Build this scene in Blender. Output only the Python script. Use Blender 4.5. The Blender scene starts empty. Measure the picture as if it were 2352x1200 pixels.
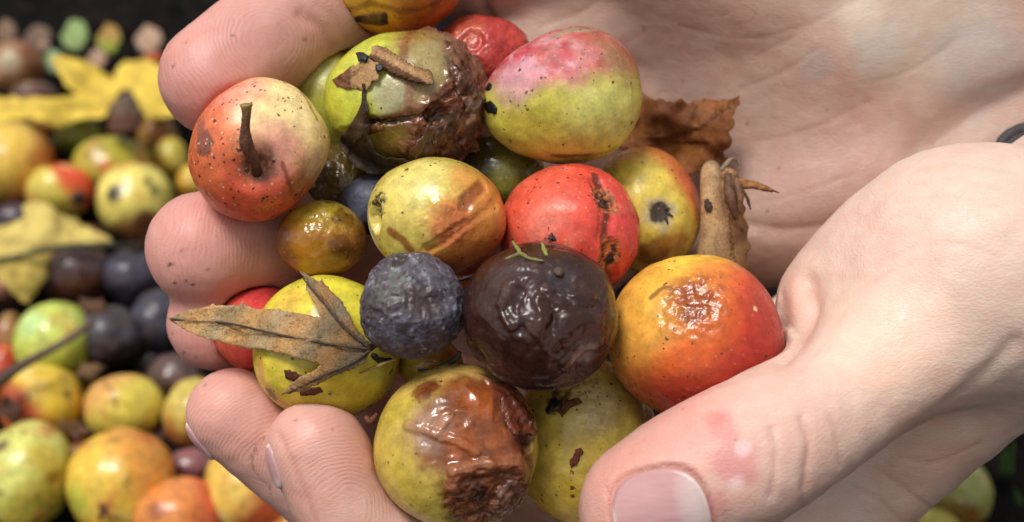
import bpy, math, random
import numpy as np
from mathutils import Vector, Matrix, geometry
rng = np.random.default_rng(7); random.seed(7)
SC = bpy.context.scene; COL = SC.collection

# ------------------------------------------------------------------ camera, sky, sun
HFOV = math.radians(46); TILT = math.radians(38)
FPX = 1176/math.tan(HFOV/2)              # focal length in pixels of the 2352 px wide photograph
S0 = 0.026/350                           # metres per pixel at the fruit in the hands
DIST = FPX*S0; CAMH = 0.281
cam_d = bpy.data.cameras.new('camera'); cam = bpy.data.objects.new('camera', cam_d); COL.objects.link(cam)
cam.location = (0, 0, CAMH); cam.rotation_euler = (math.pi/2-TILT, 0, 0)
cam_d.sensor_width = 36; cam_d.lens = 18/math.tan(HFOV/2); cam_d.clip_start = 0.01; cam_d.clip_end = 60
cam_d.dof.use_dof = True; cam_d.dof.focus_distance = DIST-0.003; cam_d.dof.aperture_fstop = 13.0
SC.camera = cam
SUN_EL, SUN_AZ = 74, 245                 # high overcast light, from almost overhead
w = bpy.data.worlds.new('World'); SC.world = w; w.use_nodes = True
nt = w.node_tree; nt.nodes.clear()
sky = nt.nodes.new('ShaderNodeTexSky'); sky.sky_type = 'NISHITA'; sky.sun_disc = False
sky.sun_elevation = math.radians(SUN_EL); sky.sun_rotation = math.radians(SUN_AZ)
sky.air_density = 1.0; sky.dust_density = 3.0; sky.ozone_density = 1.0
hs = nt.nodes.new('ShaderNodeHueSaturation'); hs.inputs['Saturation'].default_value = 0.10
bg = nt.nodes.new('ShaderNodeBackground'); bg.inputs['Strength'].default_value = 0.102
wo = nt.nodes.new('ShaderNodeOutputWorld')
nt.links.new(sky.outputs[0], hs.inputs['Color']); nt.links.new(hs.outputs[0], bg.inputs[0]); nt.links.new(bg.outputs[0], wo.inputs[0])
sun_d = bpy.data.lights.new('sun', 'SUN'); sun_d.energy = 1.95; sun_d.angle = math.radians(18); sun_d.color = (1, .97, .92)
sun = bpy.data.objects.new('sun', sun_d); COL.objects.link(sun)
e, a = math.radians(SUN_EL), math.radians(SUN_AZ)
sun.rotation_euler = Vector((-math.cos(e)*math.sin(a), -math.cos(e)*math.cos(a), -math.sin(e))).to_track_quat('-Z', 'Y').to_euler()
SC.view_settings.view_transform = 'Standard'; SC.view_settings.look = 'None'; SC.view_settings.exposure = 0.38; SC.view_settings.gamma = 1

# ------------------------------------------------------------------ placing helpers
CAM = np.array([0, 0, CAMH]); ct, st = math.cos(TILT), math.sin(TILT)
RC = np.array([[1, 0, 0], [0, st, -ct], [0, ct, st]])       # columns: camera right, up, towards camera
def depth(z): return DIST-z*S0
def cf(px, py, z):                                           # camera-aligned frame, metres, origin at the focal point
    d = depth(z); return np.stack(np.broadcast_arrays((px-1176)*d/FPX, -(py-600)*d/FPX, z*S0+0*d), -1)
FOC = CAM+RC@np.array([0, 0, -DIST])
def W(px, py, z): return FOC+cf(px, py, z)@RC.T
def ground_z(px, py, h):                                     # the z for which pixel (px,py) lies at world height h
    v = -(py-600)/FPX
    dn = st-v*ct; d = (CAMH-h)/dn; return (DIST-d)/S0
def MW(loc, rot=RC):
    m = Matrix.Identity(4)
    for i in range(3):
        for j in range(3): m[i][j] = rot[i][j]
        m[i][3] = loc[i]
    return m
def view_rot(px, py):
    z = -np.array([(px-1176)/FPX, -(py-600)/FPX, -1.0]); z /= np.linalg.norm(z)
    x = np.array([1., 0, 0]); x -= z*(x@z); x /= np.linalg.norm(x); y = np.cross(z, x)
    return RC@np.stack([x, y, z], 1)

def lin(c):
    c = np.array(c, float)/255; return np.where(c <= .04045, c/12.92, ((c+.055)/1.055)**2.4)
def sm(a, b, x): t = np.clip((x-a)/(b-a), 0, 1); return t*t*(3-2*t)

PERM = rng.permutation(256); PERM = np.concatenate([PERM, PERM, PERM]); G3 = rng.normal(size=(256, 3)); G3 /= np.linalg.norm(G3, axis=1)[:, None]
def perlin(p):
    pi = np.floor(p).astype(int); f = p-pi; u = f*f*f*(f*(f*6-15)+10); pi &= 255; r = 0
    for i in (0, 1):
        for j in (0, 1):
            for k in (0, 1):
                h = PERM[PERM[PERM[pi[:, 0]+i]+((pi[:, 1]+j) & 255)]+((pi[:, 2]+k) & 255)]
                dt = (G3[h]*(f-np.array([i, j, k]))).sum(1)
                r = r+dt*(u[:, 0] if i else 1-u[:, 0])*(u[:, 1] if j else 1-u[:, 1])*(u[:, 2] if k else 1-u[:, 2])
    return r*1.6
def fbm(p, o=4, g=.5):
    r = 0; a = 1; n = 0
    for i in range(o): r = r+a*perlin(p*2**i+17.3*i); n += a; a *= g
    return r/n
def ridged(p, o=4, g=.55):
    r = 0; a = 1; n = 0
    for i in range(o): r = r+a*(1-2*np.abs(perlin(p*2**i+9.1*i))); n += a; a *= g
    return r/n

# ------------------------------------------------------------------ mesh helpers
def mesh_np(name, v, quads=None, tris=None, attrs=None, smooth=True):
    me = bpy.data.meshes.new(name)
    v = np.asarray(v, np.float32)
    fs = []; sizes = []
    if quads is not None and len(quads): fs.append(np.asarray(quads, np.int32).ravel()); sizes.append(np.full(len(quads), 4, np.int32))
    if tris is not None and len(tris): fs.append(np.asarray(tris, np.int32).ravel()); sizes.append(np.full(len(tris), 3, np.int32))
    li = np.concatenate(fs); sz = np.concatenate(sizes); stt = np.concatenate([[0], np.cumsum(sz)[:-1]]).astype(np.int32)
    me.vertices.add(len(v)); me.vertices.foreach_set('co', v.ravel())
    me.loops.add(len(li)); me.loops.foreach_set('vertex_index', li)
    me.polygons.add(len(sz)); me.polygons.foreach_set('loop_start', stt)
    me.update(calc_edges=True); me.validate()
    if smooth: me.polygons.foreach_set('use_smooth', np.ones(len(me.polygons), bool))
    for k, arr in (attrs or {}).items():
        arr = np.asarray(arr, np.float32)
        if arr.ndim == 2:
            at = me.attributes.new(k, 'FLOAT_COLOR', 'POINT'); at.data.foreach_set('color', np.concatenate([arr, np.ones((len(arr), 1), np.float32)], 1).ravel())
        else:
            at = me.attributes.new(k, 'FLOAT', 'POINT'); at.data.foreach_set('value', arr.ravel())
    return me
def link(name, me, mat, parent=None, mw=None):
    o = bpy.data.objects.new(name, me); COL.objects.link(o)
    if mat is not None: me.materials.append(mat)
    if mw is not None: o.matrix_world = mw
    if parent is not None:
        o.parent = parent; o.matrix_parent_inverse = parent.matrix_world.inverted()
    return o
def tag(o, label, cat, group=None):
    o['label'] = label; o['category'] = cat
    if group: o['group'] = group
    return o

# ------------------------------------------------------------------ materials
def mat(name):
    m = bpy.data.materials.new(name); m.use_nodes = True
    return m, m.node_tree, m.node_tree.nodes['Principled BSDF']
def N(t, kind, **kw):
    n = t.nodes.new(kind)
    for k, v in kw.items(): setattr(n, k, v)
    return n
def attr(t, name): n = N(t, 'ShaderNodeAttribute'); n.attribute_name = name; return n
def math_(t, op, a, b=None, c=None, clamp=False):
    n = N(t, 'ShaderNodeMath', operation=op); n.use_clamp = clamp
    for i, x in enumerate((a, b, c)):
        if x is None: continue
        if isinstance(x, (int, float)): n.inputs[i].default_value = x
        else: t.links.new(x, n.inputs[i])
    return n.outputs[0]
def mixc(t, fac, a, b, mode='MIX'):
    n = N(t, 'ShaderNodeMix', data_type='RGBA', blend_type=mode)
    for s, x in ((0, fac), (6, a), (7, b)):
        if isinstance(x, (int, float)): n.inputs[s].default_value = x
        elif isinstance(x, tuple): n.inputs[s].default_value = (*x, 1)
        else: t.links.new(x, n.inputs[s])
    return n.outputs[2]
def noise(t, vec, scale, detail=4, rough=.55, dist=0.):
    n = N(t, 'ShaderNodeTexNoise'); n.inputs['Scale'].default_value = scale; n.inputs['Detail'].default_value = detail
    n.inputs['Roughness'].default_value = rough; n.inputs['Distortion'].default_value = dist; t.links.new(vec, n.inputs['Vector']); return n.outputs[0]
def remap(t, x, a, b, c=0., d=1.):
    n = N(t, 'ShaderNodeMapRange'); n.interpolation_type = 'SMOOTHSTEP'
    for i, y in enumerate((None, a, b, c, d)):
        if y is not None: n.inputs[i].default_value = y
    t.links.new(x, n.inputs[0]); return n.outputs[0]
def bump(t, h, dist, strength=1.0, prev=None):
    n = N(t, 'ShaderNodeBump'); n.inputs['Distance'].default_value = dist
    if isinstance(strength, (int, float)): n.inputs['Strength'].default_value = strength
    else: t.links.new(strength, n.inputs['Strength'])
    t.links.new(h, n.inputs['Height'])
    if prev is not None: t.links.new(prev, n.inputs['Normal'])
    return n.outputs[0]

def fruit_material():
    m, t, b = mat('fruit_skin'); tc = N(t, 'ShaderNodeTexCoord').outputs['Object']
    c = attr(t, 'Col').outputs['Color']; rg = attr(t, 'Rgh').outputs['Fac']; bm = attr(t, 'Bmp').outputs['Fac']; sp = attr(t, 'Spk').outputs['Fac']
    n1 = noise(t, tc, 420, 5, .6); n2 = noise(t, tc, 1900, 3, .6)
    k = math_(t, 'ADD', remap(t, n1, .3, .7, .80, 1.16), remap(t, n2, .3, .7, -.07, .07))
    cb = N(t, 'ShaderNodeCombineColor')
    for i in range(3): t.links.new(k, cb.inputs[i])
    c = mixc(t, 1, c, cb.outputs[0], 'MULTIPLY')
    # small pale lenticels
    vo = N(t, 'ShaderNodeTexVoronoi'); vo.inputs['Scale'].default_value = 700; t.links.new(tc, vo.inputs['Vector'])
    len_ = remap(t, vo.outputs['Distance'], .10, .2, 1, 0)
    c = mixc(t, math_(t, 'MULTIPLY', len_, math_(t, 'MULTIPLY', sp, .4, clamp=True)), c, (.75, .62, .35))
    # dark specks of dirt, of uneven size, gathered in drifts
    def specks(scale, size, keep, c):
        v = N(t, 'ShaderNodeTexVoronoi'); v.inputs['Scale'].default_value = scale
        wv = N(t, 'ShaderNodeVectorMath', operation='MULTIPLY_ADD'); nn = N(t, 'ShaderNodeTexNoise'); nn.inputs['Scale'].default_value = scale*2.2; t.links.new(tc, nn.inputs['Vector'])
        t.links.new(nn.outputs['Color'], wv.inputs[0]); wv.inputs[1].default_value = (.9/scale,)*3; t.links.new(tc, wv.inputs[2])
        t.links.new(wv.outputs[0], v.inputs['Vector'])
        sx = N(t, 'ShaderNodeSeparateColor'); t.links.new(v.outputs['Color'], sx.inputs[0])
        rad = math_(t, 'MULTIPLY', math_(t, 'POWER', sx.outputs[0], 2.5), size)
        on = math_(t, 'LESS_THAN', sx.outputs[1], math_(t, 'MULTIPLY', math_(t, 'MULTIPLY', sp, keep), remap(t, noise(t, tc, 160, 2), .44, .62, .05, 1.7)))
        msk = math_(t, 'MULTIPLY', on, math_(t, 'SUBTRACT', 1, remap2(math_(t, 'DIVIDE', v.outputs['Distance'], math_(t, 'ADD', rad, .001)))), clamp=True)
        return mixc(t, math_(t, 'MULTIPLY', msk, .88), c, (.045, .02, .01))
    def smears(c):
        mp = N(t, 'ShaderNodeMapping'); mp.inputs['Rotation'].default_value = (.4, .3, .9); mp.inputs['Scale'].default_value = (1, .34, .6); t.links.new(tc, mp.inputs[0])
        n_ = noise(t, mp.outputs[0], 420, 6, .72, 1.6); g_ = remap(t, noise(t, tc, 120, 3), .45, .62)
        return mixc(t, math_(t, 'MULTIPLY', math_(t, 'MULTIPLY', remap(t, n_, .60, .70), g_), math_(t, 'MULTIPLY', sp, 1.3), clamp=True), c, (.11, .055, .022))
    def remap2(x): return remap(t, x, .7, 1.15)
    c = smears(c); c = specks(330, .26, .4, c); c = specks(760, .36, .9, c); c = specks(1300, .4, .7, c)
    t.links.new(c, b.inputs['Base Color'])
    r = math_(t, 'ADD', rg, remap(t, noise(t, tc, 600, 4, .6), .3, .7, -.09, .12), clamp=True); t.links.new(r, b.inputs['Roughness'])
    b.inputs['Specular IOR Level'].default_value = .4; b.inputs['Coat Roughness'].default_value = .1; t.links.new(remap(t, rg, .32, .12, .03, .5), b.inputs['Coat Weight'])
    h = math_(t, 'ADD', math_(t, 'MULTIPLY', noise(t, tc, 330, 4, .6, .6), 1.0), math_(t, 'MULTIPLY', noise(t, tc, 1300, 3, .6), .25))
    t.links.new(bump(t, h, .0007, bm), b.inputs['Normal'])
    b.inputs['Subsurface Weight'].default_value = .08; b.inputs['Subsurface Radius'].default_value = (1, .6, .25); b.inputs['Subsurface Scale'].default_value = .002
    return m
def skin_material():
    m, t, b = mat('skin'); tc = N(t, 'ShaderNodeTexCoord').outputs['Object']
    c = attr(t, 'Col').outputs['Color']; ph = attr(t, 'ph').outputs['Fac']; fw = attr(t, 'fw').outputs['Fac']; cr = attr(t, 'crs').outputs['Fac']
    mott = remap(t, noise(t, tc, 110, 5, .6, .4), .36, .66)
    c = mixc(t, math_(t, 'MULTIPLY', mott, .42), c, mixc(t, 1, c, (.98, .80, .76), 'MULTIPLY'))
    fine = remap(t, noise(t, tc, 700, 4, .65), .3, .7); c = mixc(t, math_(t, 'MULTIPLY', fine, .14), c, mixc(t, 1, c, (.86, .72, .66), 'MULTIPLY'))
    wob = math_(t, 'ADD', ph, math_(t, 'MULTIPLY', noise(t, tc, 150, 2, .5), .0016))
    s = math_(t, 'SINE', math_(t, 'MULTIPLY', wob, 2*math.pi/.00050))
    s = math_(t, 'MULTIPLY', s, fw)
    brk = math_(t, 'MULTIPLY', remap(t, noise(t, tc, 900, 2), .35, .55, .35, 1), remap(t, noise(t, tc, 130, 3), .38, .6, .35, 1))
    s = math_(t, 'MULTIPLY', s, brk)
    c = mixc(t, math_(t, 'MULTIPLY', remap(t, s, .1, -.9), .24), c, mixc(t, 1, c, (.80, .58, .52), 'MULTIPLY'))
    c = mixc(t, math_(t, 'MULTIPLY', cr, .46, clamp=True), c, mixc(t, 1, c, (.72, .44, .40), 'MULTIPLY'))
    t.links.new(c, b.inputs['Base Color'])
    t.links.new(remap(t, noise(t, tc, 240, 3), .3, .7, .38, .56), b.inputs['Roughness']); b.inputs['Specular IOR Level'].default_value = .42
    b.inputs['Subsurface Weight'].default_value = .35; b.inputs['Subsurface Radius'].default_value = (1, .36, .2); b.inputs['Subsurface Scale'].default_value = .0035
    v = N(t, 'ShaderNodeTexVoronoi', feature='DISTANCE_TO_EDGE'); v.inputs['Scale'].default_value = 1500
    mp = N(t, 'ShaderNodeMapping'); mp.inputs['Rotation'].default_value = (0, 0, .7); mp.inputs['Scale'].default_value = (.45, 1.25, 1); t.links.new(tc, mp.inputs[0]); t.links.new(mp.outputs[0], v.inputs['Vector'])
    cell = remap(t, v.outputs['Distance'], 0, .18)
    long_ = noise(t, mp.outputs[0], 520, 4, .6, .5)
    nrm = bump(t, math_(t, 'ADD', math_(t, 'MULTIPLY', cell, .35), long_), .00016, math_(t, 'SUBTRACT', .65, math_(t, 'MULTIPLY', fw, .5)))
    nrm = bump(t, s, .00003, .8, nrm)
    nrm = bump(t, math_(t, 'MULTIPLY', cr, -1), .0003, .6, nrm)
    t.links.new(nrm, b.inputs['Normal'])
    return m
def simple_mat(name, col, rough=.6, var=.35, scale=500, bmp=.3, col2=None, sss=0, use_attr=False):
    m, t, b = mat(name); tc = N(t, 'ShaderNodeTexCoord').outputs['Object']
    c1 = attr(t, 'Col').outputs['Color'] if use_attr else tuple(lin(col))
    f = remap(t, noise(t, tc, scale, 5, .62), .32, .68)
    if col2 is None:
        c = mixc(t, math_(t, 'MULTIPLY', f, var), c1, mixc(t, 1, c1, (.3, .25, .2), 'MULTIPLY'))
    else: c = mixc(t, f, c1, tuple(lin(col2)))
    t.links.new(c, b.inputs['Base Color']); b.inputs['Roughness'].default_value = rough
    t.links.new(bump(t, noise(t, tc, scale*1.7, 4), .0006, bmp), b.inputs['Normal'])
    if sss: b.inputs['Subsurface Weight'].default_value = sss; b.inputs['Subsurface Scale'].default_value = .001
    return m
def leaf_material(name, speck=.5):
    m, t, b = mat(name); tc = N(t, 'ShaderNodeTexCoord').outputs['Object']
    c = attr(t, 'Col').outputs['Color']; vn = attr(t, 'Vein').outputs['Fac']
    f = remap(t, noise(t, tc, 260, 5, .65, .6), .34, .66); c = mixc(t, math_(t, 'MULTIPLY', f, .55), c, mixc(t, 1, c, (.45, .34, .24), 'MULTIPLY'))
    sp = remap(t, noise(t, tc, 1500, 3, .7), .56, .68); c = mixc(t, math_(t, 'MULTIPLY', sp, speck), c, (.04, .02, .012))
    v = N(t, 'ShaderNodeTexVoronoi', feature='DISTANCE_TO_EDGE'); v.inputs['Scale'].default_value = 1150; t.links.new(tc, v.inputs['Vector'])
    net = remap(t, v.outputs['Distance'], 0, .07, 1, 0); c = mixc(t, math_(t, 'MULTIPLY', net, .22), c, (.05, .028, .015))
    c = mixc(t, math_(t, 'MULTIPLY', vn, .55, clamp=True), c, mixc(t, 1, c, (.22, .16, .12), 'MULTIPLY'))
    t.links.new(c, b.inputs['Base Color']); b.inputs['Roughness'].default_value = .62; b.inputs['Specular IOR Level'].default_value = .3
    n = bump(t, math_(t, 'ADD', noise(t, tc, 900, 4), math_(t, 'MULTIPLY', net, -.3)), .0003, .6)
    n = bump(t, vn, .0006, .7, n); t.links.new(n, b.inputs['Normal'])
    return m
FRUIT = fruit_material(); SKIN = skin_material(); LEAF = leaf_material('dry_leaf', .55); FRESH = leaf_material('fallen_yellow_leaf', .06)
STEM = simple_mat('stem_bark', (0, 0, 0), .6, .7, 900, .5, use_attr=True)
WET = simple_mat('wet_torn_skin', (0, 0, 0), .16, .8, 420, .8, use_attr=True, sss=.15)
CHIP = simple_mat('dark_hole_patch', (70, 42, 28), .6, .7, 900, .6)
BLACK = simple_mat('black_seed', (26, 24, 25), .45, .5, 900, .4)

# ------------------------------------------------------------------ fruit
from mathutils.bvhtree import BVHTree
_cs = {}
def cube_sphere(n):
    if n in _cs: return _cs[n]
    g = np.tan(np.linspace(-math.pi/4, math.pi/4, n+1)); u, v = np.meshgrid(g, g, indexing='ij'); o = np.ones_like(u); P = []; Q = []; off = 0
    idx = np.arange((n+1)**2).reshape(n+1, n+1)
    for a in ((u, v, o), (v, u, -o), (o, u, v), (-o, v, u), (v, o, u), (u, -o, v)):
        P.append(np.stack(a, -1).reshape(-1, 3)); Q.append(np.stack([idx[:-1, :-1], idx[1:, :-1], idx[1:, 1:], idx[:-1, 1:]], -1).reshape(-1, 4)+off); off += (n+1)**2
    P = np.concatenate(P); Q = np.concatenate(Q); P /= np.linalg.norm(P, axis=1)[:, None]
    _, ix, inv = np.unique(np.round(P*1e5).astype(int), axis=0, return_index=True, return_inverse=True)
    _cs[n] = (P[ix], inv.ravel()[Q]); return _cs[n]
FR = []
class Fruit:
    def __init__(s, cx, cy, rx, ry, z, rz=None, rot=0, n=60, seed=0, col=(200, 180, 80), rough=.3, bmp=.25, spk=.3):
        s.c = (cx, cy, z); s.r = np.array([rx, ry, rz or (rx+ry)/2], float); s.d, s.q = cube_sphere(n); a = math.radians(rot)
        s.R = np.array([[math.cos(a), -math.sin(a), 0], [math.sin(a), math.cos(a), 0], [0, 0, 1]])
        s.p = (s.d*s.r)@s.R.T; nn = (s.d/s.r)@s.R.T; s.nr = nn/np.linalg.norm(nn, axis=1)[:, None]
        k = len(s.p); s.col = np.tile(lin(col), (k, 1)); s.rgh = np.full(k, rough); s.bmp = np.full(k, bmp); s.spk = np.full(k, spk); s.disp = np.zeros(k); s.seed = seed*31.7+5
        s.disp += s.r.mean()*(.065*fbm(s.p/s.r.mean()*.8+s.seed, 2)+.012*fbm(s.p/s.r.mean()*3+s.seed, 2))
        FR.append(s)
    def nz(s, sc, k=0, o=4): return fbm(s.p/sc+s.seed+k*7.7, o)
    def rg(s, sc, k=0, o=4): return ridged(s.p/sc+s.seed+k*7.7, o)
    def egg(s, v, amt):
        v = np.array(v, float); v /= np.linalg.norm(v); t_ = s.p@v; q = s.p-t_[:, None]*v; s.p = t_[:, None]*v+q*(1+amt*t_/s.r.mean())[:, None]; return s
    def at(s, px, py):
        q = np.array([px-s.c[0], -(py-s.c[1]), 0.]); l = q@s.R; rr = (l[0]/s.r[0])**2+(l[1]/s.r[1])**2
        if rr > .999: l[:2] /= math.sqrt(rr)*1.0005; rr = .999
        l[2] = s.r[2]*math.sqrt(1-rr); return s.R@l
    def dist(s, px, py, ang=0, asp=1):
        d = s.p-s.at(px, py)
        if asp != 1:
            a = math.radians(ang); x = d[:, 0]*math.cos(a)+d[:, 1]*math.sin(a); y = -d[:, 0]*math.sin(a)+d[:, 1]*math.cos(a)
            d = np.stack([x/asp, y, d[:, 2]], 1)
        return np.linalg.norm(d, axis=1)
    def blob(s, px, py, r, warp=.3, soft=.25, ang=0, asp=1, k=0, sc=None):
        return 1-sm(1-soft, 1+soft, s.dist(px, py, ang, asp)/r+warp*s.nz(sc or r*.7, k+3))
    def line(s, pts, w, warp=.3, k=0):
        A = [s.at(*q) for q in pts]; best = np.full(len(s.p), 1e9)
        for i in range(len(A)-1):
            ab = A[i+1]-A[i]; tt = np.clip(((s.p-A[i])@ab)/(ab@ab+1e-9), 0, 1); best = np.minimum(best, np.linalg.norm(s.p-A[i]-tt[:, None]*ab, axis=1))
        return 1-sm(.5, 1.4, best/w+warp*s.nz(w*2.5, k+11))
    def grad(s, v, lo, hi, warp=.2, k=0, sc=None):
        v = np.array(v, float); v /= np.linalg.norm(v); x = (s.p@v)/s.r.mean(); return sm(lo, hi, x+warp*s.nz(sc or s.r.mean()*.6, k+5))
    def paint(s, m, col, a=1., rough=None, bmp=None, spk=None):
        m = np.clip(m*a, 0, 1); s.col = s.col*(1-m[:, None])+lin(col)*m[:, None]
        if rough is not None: s.rgh = s.rgh*(1-m)+rough*m
        if bmp is not None: s.bmp = s.bmp*(1-m)+bmp*m
        if spk is not None: s.spk = s.spk*(1-m)+spk*m
        return s
    def push(s, m, amt): s.disp += m*amt; return s
    def dent(s, px, py, r, dep, ang=0, asp=1): s.disp -= dep*np.exp(-(s.dist(px, py, ang, asp)/r)**2); return s
    def build(s, label, cat='fruit', group='wild apples held in the cupped hands', name='crab_apple'):
        f = depth(s.c[2])/FPX; P = (s.p+s.nr*s.disp[:, None])*f
        me = mesh_np(name, P, s.q, attrs={'Col': s.col, 'Rgh': s.rgh, 'Bmp': s.bmp, 'Spk': s.spk})
        s.o = link(name, me, FRUIT, mw=MW(W(*s.c), view_rot(*s.c[:2]))); tag(s.o, label, cat, group); return s.o
    def zat(s, px, py, off=0):                                # z of the front surface seen at a pixel
        if not hasattr(s, 'bvh'):
            co = np.empty(len(s.p)*3, np.float32); s.o.data.vertices.foreach_get('co', co); s.bvh = BVHTree.FromPolygons(co.reshape(-1, 3).tolist(), s.q.tolist()); s.inv = s.o.matrix_world.inverted()
        a, b = s.inv@Vector(CAM), s.inv@Vector(W(px, py, 0)); h = s.bvh.ray_cast(a, b-a)[0]
        if h is None: h = s.bvh.find_nearest(s.inv@Vector(W(px, py, s.c[2])))[0]
        p = RC.T@(np.array(s.o.matrix_world@h)-FOC); return p[2]/S0+off

def tube(name, pts, rad, mat_, cols=None, parent=None, sides=10, sub=5, wob=0., cap=True):
    P = np.array([cf(*q) for q in pts]); r = np.array([rr*depth(q[2])/FPX for rr, q in zip(rad, pts)])
    C = np.array([lin(c) for c in (cols or [(90, 60, 40)]*len(pts))])
    t = np.linspace(0, len(P)-1, (len(P)-1)*sub+1); i = np.minimum(t.astype(int), len(P)-2); f = t-i
    def cr(A):
        A0 = np.concatenate([A[:1]*2-A[1:2], A, A[-1:]*2-A[-2:-1]]); a, b, c, d = A0[i], A0[i+1], A0[i+2], A0[i+3]; ff = f.reshape(-1, *([1]*(A.ndim-1)))
        return .5*(2*b+(c-a)*ff+(2*a-5*b+4*c-d)*ff**2+(3*b-a-3*c+d)*ff**3)
    X = cr(P); Rr = np.abs(cr(r)); Cc = np.clip(cr(C), 0, 1); T = np.gradient(X, axis=0); T /= np.linalg.norm(T, axis=1)[:, None]+1e-12
    up = np.array([.3, .5, .81]); U = np.cross(T, up); U /= np.linalg.norm(U, axis=1)[:, None]; V = np.cross(T, U)
    ang = np.arange(sides)*2*math.pi/sides; n = len(X)
    rr = Rr[:, None]*(1+wob*rng.normal(size=(n, sides)))
    vv = X[:, None]+(U[:, None]*np.cos(ang)[None, :, None]+V[:, None]*np.sin(ang)[None, :, None])*rr[..., None]
    v = np.concatenate([vv.reshape(-1, 3), X[:1], X[-1:]]); idx = np.arange(n*sides).reshape(n, sides)
    q = np.stack([idx[:-1], idx[1:], np.roll(idx, -1, 1)[1:], np.roll(idx, -1, 1)[:-1]], -1).reshape(-1, 4)
    tr = np.concatenate([np.stack([np.full(sides, n*sides), idx[0], np.roll(idx[0], -1)], -1), np.stack([np.full(sides, n*sides+1), np.roll(idx[-1], -1), idx[-1]], -1)])
    c = np.concatenate([np.repeat(Cc, sides, 0), Cc[:1], Cc[-1:]])
    o0 = X.mean(0); me = mesh_np(name, v-o0, q, tr, {'Col': c}); return link(name, me, mat_, parent, MW(FOC+RC@o0))

def leaf(name, poly, zf, mat_, colf, veins=(), thick=4, step=9, vw=4., jag=0., parent=None, wrinkle=0.):
    P = np.array(poly, float); pts = []
    for i in range(len(P)):                                    # resample the outline, slightly ragged
        a, b = P[i], P[(i+1) % len(P)]; n = max(1, int(np.hypot(*(b-a))/step)); nrm = np.array([b[1]-a[1], a[0]-b[0]])/(np.hypot(*(b-a))+1e-6)
        for j in range(n): pts.append(a+(b-a)*j/n+(nrm*rng.normal()*jag if j else 0))
    pts = np.array(pts); lo, hi = pts.min(0), pts.max(0); ins = []
    def inside(x, y):
        c = False; j = len(pts)-1
        for i in range(len(pts)):
            if (pts[i, 1] > y) != (pts[j, 1] > y) and x < (pts[j, 0]-pts[i, 0])*(y-pts[i, 1])/(pts[j, 1]-pts[i, 1])+pts[i, 0]: c = not c
            j = i
        return c
    for k, y in enumerate(np.arange(lo[1], hi[1], step)):
        for x in np.arange(lo[0]+(k % 2)*step/2, hi[0], step):
            x2, y2 = x+rng.uniform(-1, 1)*step*.2, y+rng.uniform(-1, 1)*step*.2
            if inside(x2, y2) and np.hypot(*(pts-[x2, y2]).T).min() > step*.45: ins.append((x2, y2))
    allp = [Vector(q) for q in pts]+[Vector(q) for q in ins]; n0 = len(pts)
    vs, _, fc, *_ = geometry.delaunay_2d_cdt(allp, [], [list(range(n0))], 1, 1e-4)
    V = np.array([(q.x, q.y) for q in vs]); F = np.array([f for f in fc if len(f) == 3])
    vd = np.full(len(V), 1e9)
    for line_ in veins:
        L = np.array(line_, float)
        for i in range(len(L)-1):
            ab = L[i+1]-L[i]; tt = np.clip(((V-L[i])@ab)/(ab@ab+1e-9), 0, 1); vd = np.minimum(vd, np.hypot(*(V-L[i]-tt[:, None]*ab).T))
    vein = np.exp(-(vd/vw)**2)
    z = np.array([zf(x, y) for x, y in V], float)+wrinkle*fbm(np.c_[V/45, np.zeros(len(V))]+3.3, 3)-vein*3
    X = cf(V[:, 0], V[:, 1], z); col = np.array([lin(colf(x, y)) for x, y in V]); o0 = X.mean(0)
    a, b, c = X[F[:, 0]], X[F[:, 1]], X[F[:, 2]]
    if np.cross(b-a, c-a)[:, 2].sum() < 0: F = F[:, ::-1]
    me = mesh_np(name, X-o0, None, F, {'Col': col, 'Vein': vein})
    o = link(name, me, mat_, parent, MW(FOC+RC@o0)); md = o.modifiers.new('thickness', 'SOLIDIFY'); md.thickness = thick*S0; md.offset = -1
    return o
# ------------------------------------------------------------------ the fruit held in the hands
# amber fruit at the top edge
f = Fruit(910, -66, 158, 149, -320, seed=1, n=56, col=(214, 140, 40), rough=.24, spk=.35)
f.paint(f.grad((-.8, .2, .5), .1, .9), (226, 178, 62)); f.paint(f.grad((.8, -.5, .2), .35, .9), (176, 84, 30)); f.paint(f.blob(960, 10, 60, .5, .4), (150, 82, 30), .5)
f.paint(f.line([(800, 20), (850, 0), (930, 20), (1000, 0)], 9, .8), (110, 60, 26), .6)
A1 = f; f.build('amber orange wild apple at the top edge with a torn brown leaf scrap on it')
# red wrinkled one behind
f = Fruit(1108, 138, 112, 98, -390, seed=2, n=48, col=(188, 66, 56), rough=.25, bmp=.6, spk=.15)
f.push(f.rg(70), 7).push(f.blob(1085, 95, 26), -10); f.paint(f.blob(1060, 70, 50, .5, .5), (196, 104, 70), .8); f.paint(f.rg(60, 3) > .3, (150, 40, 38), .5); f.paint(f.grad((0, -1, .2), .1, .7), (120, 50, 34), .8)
A2 = f; f.build('wrinkled wet red wild apple wedged behind the big pink and green one')
# green one behind, by the index finger
f = Fruit(762, 238, 118, 142, -400, seed=3, n=52, col=(164, 166, 62), rough=.26, bmp=.3, spk=.4)
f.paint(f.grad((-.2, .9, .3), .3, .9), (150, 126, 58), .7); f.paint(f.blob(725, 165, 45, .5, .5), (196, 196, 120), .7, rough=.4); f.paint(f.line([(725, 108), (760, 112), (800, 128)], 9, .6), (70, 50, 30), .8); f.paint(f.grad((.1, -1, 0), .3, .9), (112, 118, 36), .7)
A3 = f; f.build('plain green wild apple partly hidden behind the rotten burst one')
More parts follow.
